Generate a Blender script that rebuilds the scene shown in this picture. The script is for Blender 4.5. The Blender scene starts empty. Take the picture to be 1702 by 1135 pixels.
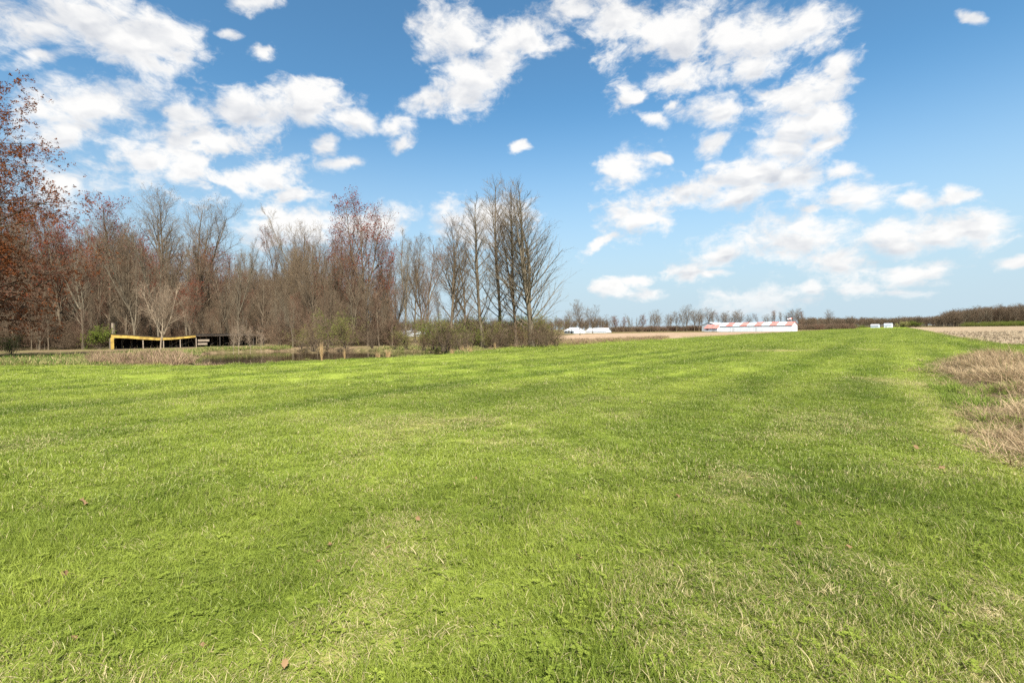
import bpy, math, random
import numpy as np
from mathutils import Matrix, Vector

# ------------------------------------------------------------------ camera
S = bpy.context.scene
COL = S.collection
EYE, LENS, FPX = 2.0, 17.0, 1702 * 17.0 / 36.0
PITCH, ROLL = math.radians(1.354), math.radians(0.69)
CAM = (Matrix.Translation((0, 0, EYE)) @ Matrix.Rotation(math.radians(90) - PITCH, 4, 'X')
       @ Matrix.Rotation(-ROLL, 4, 'Z'))
cd = bpy.data.cameras.new('camera')
cd.lens, cd.sensor_width, cd.clip_start, cd.clip_end = LENS, 36.0, 0.05, 12000
cam = bpy.data.objects.new('camera', cd)
COL.objects.link(cam)
cam.matrix_world = CAM
S.camera = cam


def ray(px, py):
    """unit direction seen at a point of the 1702 x 1135 photograph"""
    return (CAM.to_3x3() @ Vector(((px - 851) / FPX, -(py - 567.5) / FPX, -1))).normalized()


def gp(px, py, z=0.0):
    """point of the plane at height z seen there"""
    d = ray(px, py)
    t = (z - EYE) / d.z
    return Vector((0, 0, EYE)) + d * t


def at_depth(px, y):
    """ground point in that column, y metres out"""
    d = ray(px, 548)
    return Vector((d.x / d.y * y, y, 0))


def top_height(p, py, px=None):
    """height above the point p that reaches image row py"""
    x = 851 + FPX * p.x / p.y if px is None else px
    d = ray(x, py)
    return EYE + d.z / d.y * p.y


# ------------------------------------------------------------------ light, exposure
SUN_AZ, SUN_EL = math.radians(160), math.radians(46)      # azimuth clockwise from the view direction
sd = bpy.data.lights.new('sun', 'SUN')
sd.energy, sd.angle, sd.color = 4.6, math.radians(0.5), (1.0, 0.95, 0.86)
sun = bpy.data.objects.new('sun', sd)
COL.objects.link(sun)
TO_SUN = Vector((math.sin(SUN_AZ) * math.cos(SUN_EL), math.cos(SUN_AZ) * math.cos(SUN_EL), math.sin(SUN_EL)))
sun.rotation_euler = TO_SUN.to_track_quat('Z', 'Y').to_euler()
SKY_STRENGTH = 0.07
S.view_settings.view_transform = 'Standard'
S.view_settings.look = 'None'
S.view_settings.gamma = 1
S.view_settings.use_curve_mapping = False
S.view_settings.exposure = 1.3
S.render.engine = 'CYCLES'
S.cycles.use_denoising = False
S.cycles.max_bounces = 6
S.cycles.diffuse_bounces = 3
S.cycles.transmission_bounces = 3
S.cycles.sample_clamp_indirect = 4


class Tree:
    """small helper round a node tree"""
    def __init__(self, nt):
        self.nt = nt

    def add(self, kind, ins=None, **props):
        n = self.nt.nodes.new(kind)
        for k, v in props.items():
            setattr(n, k, v)
        for k, v in (ins or {}).items():
            s = n.inputs[k]
            if isinstance(v, bpy.types.NodeSocket):
                self.nt.links.new(v, s)
            else:
                s.default_value = v
        return n

    def m(self, op, a, b=0.0, c=None, clamp=False):
        ins = {0: a, 1: b}
        if c is not None:
            ins[2] = c
        return self.add('ShaderNodeMath', ins, operation=op, use_clamp=clamp).outputs[0]

    def v(self, op, a, b=None, c=None):
        ins = {0: a}
        if b is not None:
            ins[1] = b
        if c is not None:
            ins[2] = c
        n = self.add('ShaderNodeVectorMath', ins, operation=op)
        return n.outputs['Value'] if op in ('LENGTH', 'DOT_PRODUCT', 'DISTANCE') else n.outputs[0]

    def noise(self, vec, scale, detail=4.0, rough=0.55, dist=0.0):
        return self.add('ShaderNodeTexNoise', {'Vector': vec, 'Scale': scale, 'Detail': detail,
                                               'Roughness': rough, 'Distortion': dist}).outputs['Fac']

    def ramp(self, f, a, b, lo=0.0, hi=1.0, smooth=True):
        return self.add('ShaderNodeMapRange', {'Value': f, 'From Min': a, 'From Max': b, 'To Min': lo, 'To Max': hi},
                        interpolation_type='SMOOTHSTEP' if smooth else 'LINEAR', clamp=True).outputs[0]

    def mix(self, f, a, b):
        n = self.add('ShaderNodeMix', data_type='RGBA')
        for i, x in ((0, f), (6, a), (7, b)):
            if isinstance(x, bpy.types.NodeSocket):
                self.nt.links.new(x, n.inputs[i])
            else:
                n.inputs[i].default_value = x if i == 0 else (*x, 1) if len(x) == 3 else x
        return n.outputs[2]

    def mixf(self, f, a, b):
        n = self.add('ShaderNodeMix', data_type='FLOAT')
        for i, x in ((0, f), (2, a), (3, b)):
            if isinstance(x, bpy.types.NodeSocket):
                self.nt.links.new(x, n.inputs[i])
            else:
                n.inputs[i].default_value = x
        return n.outputs[0]


# ------------------------------------------------------------------ sky with clouds (by direction)
# cloud masses as seen from the lawn: column, row, half width, half height, tilt (degrees, up to the right)
CLOUDS = [
    (70, 35, 150, 55, 0), (240, 62, 118, 48, -4), (150, 20, 90, 40, 0), (415, 6, 52, 24, 0), (440, 85, 34, 15, 0),
    (378, 60, 24, 10, 0), (70, 92, 60, 20, 10), (140, 172, 125, 52, 0), (110, 222, 80, 36, 0), (305, 190, 40, 22, 0),
    (290, 252, 100, 62, 0), (405, 185, 120, 36, 10), (515, 168, 70, 34, 0), (588, 200, 50, 22, -20), (360, 232, 90, 40, 0),
    (418, 292, 88, 34, 4), (490, 326, 50, 13, 5), (538, 243, 16, 20, -40), (562, 270, 32, 11, 0), (655, 211, 30, 18, 10),
    (664, 238, 24, 14, 20), (500, 378, 85, 36, 5), (628, 372, 55, 24, 0), (440, 350, 32, 14, 0), (790, 366, 90, 30, 6),
    (100, 300, 72, 34, 0), (760, 62, 62, 52, 0), (868, 58, 76, 36, 22), (785, 120, 58, 48, 0), (712, 166, 44, 22, 0),
    (770, 152, 34, 28, 0), (825, 100, 40, 40, 0), (960, 22, 62, 28, 0), (1022, 28, 70, 40, 0), (860, 245, 16, 8, 0),
    (1100, 58, 90, 50, 0), (1210, 60, 120, 62, 0), (1120, 130, 88, 30, 18), (1240, 108, 70, 30, 10), (1335, 38, 90, 46, 18),
    (1056, 158, 42, 14, 18), (1082, 195, 34, 13, -20), (1108, 176, 22, 11, 0), (1190, 185, 58, 30, 12), (1180, 240, 26, 22, 0),
    (1335, 162, 92, 36, 18), (1312, 212, 62, 32, 0), (1375, 195, 50, 50, 0), (1396, 118, 24, 30, 0), (1380, 240, 46, 11, 20),
    (1040, 275, 42, 23, 22), (1096, 265, 12, 8, 0), (1290, 252, 58, 22, 0), (1250, 287, 88, 20, 10), (1145, 320, 74, 24, 18),
    (1072, 356, 66, 30, 18), (1004, 401, 38, 9, 28), (1325, 290, 46, 16, 0), (1230, 325, 44, 17, 24), (1400, 286, 36, 13, 0),
    (1425, 326, 66, 27, 12), (1350, 350, 22, 8, 0), (1515, 330, 36, 15, 0), (1582, 328, 30, 11, 0), (1315, 398, 100, 46, 0),
    (1400, 432, 66, 32, 0), (1550, 390, 110, 28, 5), (1612, 376, 62, 19, 4), (1480, 402, 60, 28, 0), (1148, 446, 52, 19, 10),
    (1204, 418, 46, 14, 22), (1185, 455, 30, 6, 0), (1515, 460, 78, 22, 8), (1440, 476, 44, 15, 0), (1500, 486, 46, 8, 0),
    (1285, 496, 88, 24, 6), (1350, 480, 44, 14, 0), (1075, 487, 26, 10, 8), (1010, 474, 26, 11, -5), (1055, 465, 26, 9, 0),
    (1692, 436, 42, 11, 10), (1615, 28, 26, 10, 0),
]


def build_world():
    w = bpy.data.worlds.new('World')
    S.world = w
    w.use_nodes = True
    nt = w.node_tree
    nt.nodes.clear()
    t = Tree(nt)
    out = t.add('ShaderNodeOutputWorld')
    D = t.add('ShaderNodeTexCoord').outputs['Generated']
    sep = t.add('ShaderNodeSeparateXYZ', {0: D})
    X, Y, Z = sep.outputs
    sky = t.add('ShaderNodeTexSky', sky_type='NISHITA', sun_disc=False, sun_elevation=SUN_EL, sun_rotation=-SUN_AZ,
                altitude=100, air_density=1.0, dust_density=0.7, ozone_density=2.2).outputs[0]
    skyc = t.add('ShaderNodeMix', data_type='RGBA', blend_type='MULTIPLY')
    skyc.inputs[0].default_value = 1
    nt.links.new(sky, skyc.inputs[6])
    skyc.inputs[7].default_value = (0.62, 0.98, 1.05, 1)
    # humid air: the blue pales towards the horizon all the way round
    skyc = t.mix(t.ramp(Z, 0.01, 0.43, 0.97, 0.0), skyc.outputs[2], (3.35, 4.2, 4.8))
    yy = t.m('MAXIMUM', Y, 0.05)
    G = t.add('ShaderNodeCombineXYZ', {0: t.m('DIVIDE', X, yy), 1: t.m('DIVIDE', Z, yy), 2: 0.0}).outputs[0]
    gs = t.add('ShaderNodeSeparateXYZ', {0: G})
    gx, gy = gs.outputs[0], gs.outputs[1]
    Dn = t.v('MULTIPLY', D, (1, 1, 1.55))
    front = t.m('MULTIPLY', t.ramp(Y, 0.40, 0.52), t.ramp(gy, 0.70, 0.85, 1.0, 0.0))

    def cover(region):
        """(cloud amount, brightness) sockets"""
        warp = t.add('ShaderNodeTexNoise', {'Vector': Dn, 'Scale': 9.0, 'Detail': 3.0, 'Roughness': 0.6})
        wv = t.v('SUBTRACT', warp.outputs['Color'], (0.5, 0.5, 0.5))
        Dw = t.v('ADD', Dn, t.v('SCALE', wv, None))
        Dw.node.inputs[1].links[0].from_node.inputs['Scale'].default_value = 0.055
        big = t.noise(Dw, 7.5, 9.0, 0.60)
        fine = t.noise(Dw, 26.0, 7.0, 0.62)
        fb = t.m('ADD', t.m('MULTIPLY', big, 0.55), t.m('MULTIPLY', fine, 0.45))
        up = t.v('ADD', Dw, tuple(0.035 * a for a in (0.25, -0.25, 1.0)))
        fup = t.noise(up, 7.5, 4.0, 0.55)
        bg = t.noise(Dn, 2.6, 3.0, 0.5)
        gen = t.m('MULTIPLY', t.m('SUBTRACT', bg, 0.53), 5.0)
        mask = gen
        height = 0.2
        if region:
            Gw = t.v('ADD', G, t.v('MULTIPLY', wv, (0.07, 0.05, 0.0)))
            def masses(blobs, drop):
                acc = None
                for (cx, cy, rx, ry, rot) in blobs:
                    d = ray(cx, cy + drop * ry)
                    gr_ = 1.06 if cy > 260 else 0.95 if cx > 700 else 0.80 if cx < 350 else 0.86
                    mp = t.add('ShaderNodeMapping', {'Vector': Gw, 'Location': (d.x / d.y, d.z / d.y, 0),
                                                     'Rotation': (0, 0, math.radians(rot)),
                                                     'Scale': (rx * gr_ / FPX, ry * gr_ / FPX, 1)}, vector_type='TEXTURE')
                    q = t.m('SUBTRACT', 1.0, t.v('LENGTH', mp.outputs[0]))
                    acc = q if acc is None else t.m('SMOOTH_MAX', acc, q, 0.18)
                return acc

            acc = masses(region, 0.0)
            low = masses([b for b in region if b[2] > 42], 0.5)
            height = t.m('MULTIPLY', t.m('SUBTRACT', acc, low), 2.0)
            acc = t.m('MAXIMUM', acc, -1.2)
            mask = t.mixf(front, gen, acc)
        den = t.m('ADD', t.m('MULTIPLY', mask, 0.80), t.m('MULTIPLY', t.m('SUBTRACT', fb, 0.49), 4.6))
        soft = t.noise(Dn, 4.0, 2.0, 0.5)
        amount = t.ramp(den, -0.30, t.m('ADD', 0.14, t.m('MULTIPLY', soft, 0.95)))
        lit = t.m('ADD', 0.88, t.m('MULTIPLY', t.m('SUBTRACT', big, fup), 3.6))
        # flat grey undersides, bright tops
        under = t.m('MULTIPLY', t.ramp(height, 0.35, -0.75), t.ramp(den, 0.05, 0.9))
        lit = t.m('SUBTRACT', lit, t.m('MULTIPLY', under, 0.55))
        lit = t.m('SUBTRACT', lit, t.ramp(den, 0.8, 1.8, 0.0, 0.25), clamp=True)
        return amount, lit

    def shader(region):
        am, lit = cover(region)
        am = t.m('MULTIPLY', am, t.ramp(Z, 0.0, 0.09, 0.35, 0.97))
        cc = t.mix(lit, (3.75, 3.92, 4.25), (5.95, 5.9, 5.8))
        c = t.mix(am, skyc, cc)
        return t.add('ShaderNodeBackground', {'Color': c, 'Strength': SKY_STRENGTH}).outputs[0]

    cuts = [330, 620, 960, 1190, 1400]
    edges = [-9999] + cuts + [9999]
    sh = None
    for i in range(len(edges) - 1):
        lo, hi = edges[i], edges[i + 1]
        reg = [b for b in CLOUDS if b[0] + 1.9 * max(b[2], b[3]) + 70 > lo and b[0] - 1.9 * max(b[2], b[3]) - 70 < hi]
        s = shader(reg)
        if sh is None:
            sh = s
        else:
            f = t.m('GREATER_THAN', gx, (lo - 851) / FPX)
            sh = t.add('ShaderNodeMixShader', {0: f, 1: sh, 2: s}).outputs[0]
    back = t.add('ShaderNodeMixShader', {0: t.m('GREATER_THAN', Y, 0.39), 1: shader(None), 2: sh}).outputs[0]
    nt.links.new(back, out.inputs[0])
    w.cycles.sampling_method = 'MANUAL'
    w.cycles.sample_map_resolution = 512


build_world()

# ------------------------------------------------------------------ helpers
R = np.random.default_rng(11)
UD = np.array((0.6252, 0.7805))          # along the mown strip
VD = np.array((0.7805, -0.6252))         # across it, to the right


def uv_of(xy):
    xy = np.asarray(xy)[..., :2]
    return xy @ UD, xy @ VD


def xy_of(u, v):
    return np.stack([u * UD[0] + v * VD[0], u * UD[1] + v * VD[1]], -1)


_tab = np.random.default_rng(5).random((256, 256))


def vnoise(x, y):
    xi, yi = np.floor(x).astype(int), np.floor(y).astype(int)
    fx, fy = x - xi, y - yi
    fx, fy = fx * fx * (3 - 2 * fx), fy * fy * (3 - 2 * fy)
    g = lambda a, b: _tab[a % 256, b % 256]
    return (g(xi, yi) * (1 - fx) + g(xi + 1, yi) * fx) * (1 - fy) + (g(xi, yi + 1) * (1 - fx) + g(xi + 1, yi + 1) * fx) * fy


def fbm(x, y, o=4):
    s, a, n = 0, 1.0, 0
    for i in range(o):
        s = s + a * vnoise(x * 2 ** i + 17.3 * i, y * 2 ** i + 9.1 * i)
        n += a
        a *= 0.55
    return s / n


def sstep(a, b, x):
    t = np.clip((x - a) / (b - a), 0, 1)
    return t * t * (3 - 2 * t)


def tag(o, label=None, cat=None, group=None, kind=None):
    for k, v in (('label', label), ('category', cat), ('group', group), ('kind', kind)):
        if v:
            o[k] = v
    return o


def link(name, data, parent=None):
    o = bpy.data.objects.new(name, data)
    COL.objects.link(o)
    if parent is not None:
        o.parent = parent
    return o


def empty(name, loc, rz=0.0):
    o = link(name, None)
    o.location = loc
    o.rotation_euler = (0, 0, rz)
    o.empty_display_size = 0.3
    return o


def mesh_np(name, verts, quads=None, tris=None, mat=None, smooth=False, attrs=None):
    """mesh from numpy arrays"""
    me = bpy.data.meshes.new(name)
    verts = np.asarray(verts, np.float32).reshape(-1, 3)
    q = np.zeros((0, 4), np.int32) if quads is None else np.asarray(quads, np.int32).reshape(-1, 4)
    r = np.zeros((0, 3), np.int32) if tris is None else np.asarray(tris, np.int32).reshape(-1, 3)
    me.vertices.add(len(verts))
    me.vertices.foreach_set('co', verts.ravel())
    loops = np.concatenate([q.ravel(), r.ravel()])
    me.loops.add(len(loops))
    me.loops.foreach_set('vertex_index', loops)
    starts = np.concatenate([np.arange(len(q)) * 4, len(q) * 4 + np.arange(len(r)) * 3])
    me.polygons.add(len(starts))
    me.polygons.foreach_set('loop_start', starts.astype(np.int32))
    if smooth:
        me.polygons.foreach_set('use_smooth', np.ones(len(starts), bool))
    for k, a in (attrs or {}).items():
        at = me.attributes.new(k, 'FLOAT', 'POINT')
        at.data.foreach_set('value', np.asarray(a, np.float32))
    me.update(calc_edges=True)
    me.validate()
    if mat:
        me.materials.append(mat)
    return me


class MB:
    """collects boxes, prisms and tubes into one mesh"""
    def __init__(self):
        self.v, self.f = [], []

    def poly(self, vs, fs):
        n = len(self.v)
        self.v += [tuple(p) for p in vs]
        self.f += [[i + n for i in f] for f in fs]
        return self

    def box(self, x0, x1, y0, y1, z0, z1):
        return self.poly([(x0, y0, z0), (x1, y0, z0), (x1, y1, z0), (x0, y1, z0), (x0, y0, z1), (x1, y0, z1), (x1, y1, z1), (x0, y1, z1)],
                         [(0, 3, 2, 1), (4, 5, 6, 7), (0, 1, 5, 4), (1, 2, 6, 5), (2, 3, 7, 6), (3, 0, 4, 7)])

    def bar(self, a, b, w, h):
        """box section from a to b"""
        a, b = Vector(a), Vector(b)
        d = (b - a).normalized()
        s = d.cross(Vector((0, 0, 1)))
        s = Vector((1, 0, 0)) if s.length < 1e-3 else s.normalized()
        u = s.cross(d)
        vs = [p + s * i * w / 2 + u * j * h / 2 for p in (a, b) for i, j in ((-1, -1), (1, -1), (1, 1), (-1, 1))]
        return self.poly(vs, [(0, 1, 2, 3), (7, 6, 5, 4), (0, 4, 5, 1), (1, 5, 6, 2), (2, 6, 7, 3), (3, 7, 4, 0)])

    def build(self, name, mat, parent=None):
        me = bpy.data.meshes.new(name)
        me.from_pydata(self.v, [], self.f)
        me.materials.append(mat)
        me.update()
        return link(name, me, parent)


# ------------------------------------------------------------------ materials
def new_mat(name):
    m = bpy.data.materials.new(name)
    m.use_nodes = True
    m.node_tree.nodes.clear()
    t = Tree(m.node_tree)
    t.out = t.add('ShaderNodeOutputMaterial')
    return m, t


def plain(name, a, b, scale=3.0, rough=0.8, bump=0.0, detail=6, stretch=(1, 1, 1), spec=0.3, metallic=0.0):
    m, t = new_mat(name)
    tc = t.v('MULTIPLY', t.add('ShaderNodeTexCoord').outputs['Object'], stretch)
    n = t.noise(tc, scale, detail, 0.6)
    c = t.mix(t.ramp(n, 0.3, 0.7), a, b)
    p = t.add('ShaderNodeBsdfPrincipled', {'Base Color': c, 'Roughness': rough, 'Specular IOR Level': spec, 'Metallic': metallic})
    if bump:
        bn = t.add('ShaderNodeBump', {'Height': n, 'Strength': bump, 'Distance': 0.05})
        t.nt.links.new(bn.outputs[0], p.inputs['Normal'])
    t.nt.links.new(p.outputs[0], t.out.inputs[0])
    return m


def leafy(name, a, b, trans=0.3, c=None, cf=0.0, attr=None, rough=0.6):
    """thin leaf: diffuse with some light coming through; colour varies from leaf to leaf"""
    m, t = new_mat(name)
    geo = t.add('ShaderNodeNewGeometry')
    rnd = geo.outputs['Random Per Island']
    n = t.noise(geo.outputs['Position'], 0.9, 2)
    f = t.m('ADD', t.m('MULTIPLY', rnd, 0.6), t.m('MULTIPLY', n, 0.4))
    col = t.mix(f, a, b)
    if c:
        col = t.mix(t.m('GREATER_THAN', rnd, 1 - cf), col, c)
    d = t.add('ShaderNodeBsdfDiffuse', {'Color': col, 'Roughness': 0.5})
    tr = t.add('ShaderNodeBsdfTranslucent', {'Color': col})
    s = t.add('ShaderNodeMixShader', {0: trans, 1: d.outputs[0], 2: tr.outputs[0]})
    t.nt.links.new(s.outputs[0], t.out.inputs[0])
    return m


M = {}
M['bark'] = plain('bark', (0.070, 0.051, 0.032), (0.156, 0.120, 0.079), 6, 0.9, 0.6, stretch=(1, 1, 0.25))
M['bark_grey'] = plain('bark_grey', (0.082, 0.066, 0.043), (0.180, 0.148, 0.102), 6, 0.9, 0.6, stretch=(1, 1, 0.25))
M['bark_pale'] = plain('bark_pale', (0.197, 0.148, 0.101), (0.328, 0.268, 0.187), 5, 0.9, 0.4, stretch=(1, 1, 0.3))
M['twig'] = plain('twig', (0.094, 0.062, 0.037), (0.176, 0.126, 0.078), 0.7, 0.9)
M['twig_grey'] = plain('twig_grey', (0.107, 0.082, 0.052), (0.193, 0.150, 0.099), 0.7, 0.9)
M['twig_red'] = plain('twig_red', (0.111, 0.061, 0.037), (0.189, 0.112, 0.072), 0.7, 0.9)
M['twig_pale'] = plain('twig_pale', (0.213, 0.152, 0.101), (0.312, 0.236, 0.162), 0.7, 0.9)
M['bud_red'] = leafy('bud_red', (0.14, 0.024, 0.014), (0.29, 0.068, 0.036))
M['bud_russet'] = leafy('bud_russet', (0.105, 0.036, 0.014), (0.27, 0.095, 0.036))
M['bud_olive'] = leafy('bud_olive', (0.22, 0.17, 0.06), (0.34, 0.27, 0.10))
M['leaf_green'] = leafy('leaf_green', (0.085, 0.12, 0.018), (0.20, 0.235, 0.05))
M['leaf_olive'] = leafy('leaf_olive', (0.12, 0.13, 0.03), (0.24, 0.235, 0.075))
M['leaf_yellow'] = leafy('leaf_yellow', (0.30, 0.28, 0.09), (0.50, 0.47, 0.20))


def grass_mat(name, ground=False):
    """lawn colours: attributes tone (dark to light), dry, and per blade rnd"""
    m, t = new_mat(name)
    typ = 'GEOMETRY' if ground else 'INSTANCER'
    tone = t.add('ShaderNodeAttribute', attribute_name='tone', attribute_type=typ).outputs['Fac']
    dry = t.add('ShaderNodeAttribute', attribute_name='dry', attribute_type=typ).outputs['Fac']
    geo = t.add('ShaderNodeNewGeometry')
    pos = geo.outputs['Position']
    if ground:
        n1 = t.noise(pos, 9.0, 6, 0.7)
        rnd = t.ramp(n1, 0.25, 0.75)
        rnd2 = t.noise(pos, 31.0, 4, 0.6)
    else:
        rnd = t.add('ShaderNodeAttribute', attribute_name='rnd', attribute_type='GEOMETRY').outputs['Fac']
        rnd2 = t.add('ShaderNodeAttribute', attribute_name='rnd2', attribute_type='GEOMETRY').outputs['Fac']
    f = t.m('ADD', t.m('MULTIPLY', tone, 0.72), t.m('MULTIPLY', rnd, 0.34), clamp=True)
    if ground:
        col = t.mix(f, (0.052, 0.086, 0.010), (0.215, 0.255, 0.046))
        straw = t.mix(rnd, (0.22, 0.17, 0.075), (0.40, 0.32, 0.16))
        isdry = t.m('MULTIPLY', t.ramp(t.m('SUBTRACT', t.m('ADD', dry, 0.16), t.m('MULTIPLY', rnd2, 0.8)), -0.15, 0.25), 0.85)
    else:
        col = t.mix(f, (0.064, 0.114, 0.011), (0.340, 0.395, 0.066))
        straw = t.mix(rnd, (0.36, 0.29, 0.13), (0.62, 0.53, 0.30))
        col = t.mix(t.m('GREATER_THAN', rnd2, 0.93), col, (0.44, 0.46, 0.19))
        isdry = t.m('LESS_THAN', rnd2, t.m('ADD', dry, 0.015))
    col = t.mix(isdry, col, straw)
    if ground:
        p = t.add('ShaderNodeBsdfDiffuse', {'Color': col, 'Roughness': 1.0})
        b = t.add('ShaderNodeBump', {'Height': t.noise(pos, 14.0, 5, 0.7), 'Strength': 1.0, 'Distance': 0.06})
        t.nt.links.new(b.outputs[0], p.inputs['Normal'])
        t.nt.links.new(p.outputs[0], t.out.inputs[0])
    else:
        d = t.add('ShaderNodeBsdfPrincipled', {'Base Color': col, 'Roughness': 0.5, 'Specular IOR Level': 0.12})
        tr = t.add('ShaderNodeBsdfTranslucent', {'Color': col})
        s = t.add('ShaderNodeMixShader', {0: 0.40, 1: d.outputs[0], 2: tr.outputs[0]})
        t.nt.links.new(s.outputs[0], t.out.inputs[0])
    return m


def straw_mat(name, a, b, green=None, gf=0.0, rough=0.6):
    m, t = new_mat(name)
    rnd = t.add('ShaderNodeAttribute', attribute_name='rnd', attribute_type='GEOMETRY').outputs['Fac']
    rnd2 = t.add('ShaderNodeAttribute', attribute_name='rnd2', attribute_type='GEOMETRY').outputs['Fac']
    tone = t.add('ShaderNodeAttribute', attribute_name='tone', attribute_type='INSTANCER').outputs['Fac']
    f = t.m('ADD', t.m('MULTIPLY', tone, 0.5), t.m('MULTIPLY', rnd, 0.5), clamp=True)
    col = t.mix(f, a, b)
    if green:
        col = t.mix(t.m('LESS_THAN', rnd2, gf), col, green)
    d = t.add('ShaderNodeBsdfDiffuse', {'Color': col})
    tr = t.add('ShaderNodeBsdfTranslucent', {'Color': col})
    s = t.add('ShaderNodeMixShader', {0: 0.25, 1: d.outputs[0], 2: tr.outputs[0]})
    t.nt.links.new(s.outputs[0], t.out.inputs[0])
    return m


M['lawn'] = grass_mat('lawn_ground', True)
M['blade'] = grass_mat('grass_blade', False)
M['straw'] = straw_mat('dead_grass', (0.17, 0.105, 0.055), (0.56, 0.43, 0.265), (0.11, 0.16, 0.03), 0.07)
M['straw_gold'] = straw_mat('dry_reed', (0.38, 0.25, 0.12), (0.66, 0.50, 0.29))
M['straw_brown'] = straw_mat('dry_brush', (0.19, 0.125, 0.08), (0.42, 0.30, 0.195), (0.13, 0.15, 0.04), 0.10)
M['meadow'] = straw_mat('meadow_grass', (0.20, 0.19, 0.06), (0.48, 0.38, 0.20), (0.10, 0.17, 0.03), 0.42)
M['stubble'] = straw_mat('corn_stubble', (0.24, 0.18, 0.115), (0.58, 0.48, 0.34))
M['greens'] = straw_mat('broad_grass', (0.12, 0.18, 0.028), (0.29, 0.35, 0.075))


def ground_mat():
    m, t = new_mat('rough_ground')
    pos = t.add('ShaderNodeNewGeometry').outputs['Position']
    n1, n2, n3 = t.noise(pos, 0.15, 5), t.noise(pos, 1.7, 6, 0.65), t.noise(pos, 11, 5, 0.7)
    c = t.mix(t.ramp(n1, 0.4, 0.62), (0.115, 0.082, 0.050), (0.088, 0.092, 0.030))
    c = t.mix(t.ramp(n2, 0.42, 0.7), c, (0.20, 0.148, 0.088))
    c = t.mix(t.ramp(n3, 0.55, 0.8, 0, 0.6), c, (0.10, 0.07, 0.045))
    p = t.add('ShaderNodeBsdfDiffuse', {'Color': c, 'Roughness': 1.0})
    b = t.add('ShaderNodeBump', {'Height': n3, 'Strength': 0.8, 'Distance': 0.1})
    t.nt.links.new(b.outputs[0], p.inputs['Normal'])
    t.nt.links.new(p.outputs[0], t.out.inputs[0])
    return m


def field_mat(name, a, b, c, rows):
    m, t = new_mat(name)
    pos = t.add('ShaderNodeNewGeometry').outputs['Position']
    v = t.v('DOT_PRODUCT', pos, (VD[0], VD[1], 0))
    n2, n3 = t.noise(pos, 0.35, 6, 0.6), t.noise(pos, 5, 6, 0.7)
    row = t.m('SINE', t.m('ADD', t.m('MULTIPLY', v, 2 * math.pi / rows), t.m('MULTIPLY', n2, 3.0)))
    col = t.mix(t.ramp(n2, 0.35, 0.65), a, b)
    f = t.m('ADD', t.m('MULTIPLY', row, 0.22), n3)
    col = t.mix(t.ramp(f, 0.45, 0.85), col, c)
    p = t.add('ShaderNodeBsdfDiffuse', {'Color': col, 'Roughness': 1.0})
    bn = t.add('ShaderNodeBump', {'Height': f, 'Strength': 0.9, 'Distance': 0.12})
    t.nt.links.new(bn.outputs[0], p.inputs['Normal'])
    t.nt.links.new(p.outputs[0], t.out.inputs[0])
    return m


def water_mat():
    m, t = new_mat('pond_water')
    pos = t.add('ShaderNodeNewGeometry').outputs['Position']
    n = t.noise(t.v('MULTIPLY', pos, (1, 1, 1)), 2.2, 3, 0.5)
    b = t.add('ShaderNodeBump', {'Height': n, 'Strength': 0.12, 'Distance': 0.04})
    p = t.add('ShaderNodeBsdfPrincipled', {'Base Color': (0.035, 0.024, 0.013, 1), 'Roughness': 0.06, 'IOR': 1.33,
                                           'Normal': b.outputs[0]})
    t.nt.links.new(p.outputs[0], t.out.inputs[0])
    return m


M['ground'] = ground_mat()
M['crop'] = field_mat('stubble_field', (0.27, 0.20, 0.13), (0.36, 0.285, 0.195), (0.11, 0.075, 0.05), 0.76)
M['dirt'] = field_mat('bare_field', (0.24, 0.17, 0.115), (0.30, 0.225, 0.16), (0.17, 0.115, 0.075), 3.0)
M['water'] = water_mat()

# ------------------------------------------------------------------ ground, pond, lawn, fields
WATER_Z = -0.40
POND = [gp(x, y, WATER_Z) for x, y in ((316, 600), (340, 587.5), (420, 584.5), (480, 583.5), (600, 583), (700, 584.5), (765, 588),
                                       (790, 592), (700, 599), (600, 606), (500, 612), (420, 615), (330, 616))]
POND2 = np.array([(p.x, p.y) for p in POND])


def poly_sd(P, xy):
    """signed distance to a polygon, negative inside"""
    xy = np.asarray(xy, float)
    d = np.full(xy.shape[:-1], 1e9)
    ins = np.zeros(xy.shape[:-1], bool)
    for i in range(len(P)):
        a, b = P[i], P[(i + 1) % len(P)]
        e = b - a
        w = xy - a
        h = np.clip((w @ e) / (e @ e), 0, 1)
        d = np.minimum(d, np.linalg.norm(w - h[..., None] * e, axis=-1))
        c = ((a[1] > xy[..., 1]) != (b[1] > xy[..., 1]))
        xx = a[0] + (xy[..., 1] - a[1]) / (b[1] - a[1] + 1e-12) * e[0]
        ins ^= c & (xy[..., 0] < xx)
    return np.where(ins, -d, d)


def ground_z(xy):
    s = poly_sd(POND2, xy)
    x, y = np.asarray(xy)[..., 0], np.asarray(xy)[..., 1]
    return -0.03 - 0.85 * (1 - sstep(-0.8, 0.4, s)) - 0.05 * (1 - sstep(0.5, 3.0, s)) * vnoise(x * 1.3, y * 1.3)


def lines(*parts):
    return np.unique(np.concatenate([np.arange(*p) for p in parts]))


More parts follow.
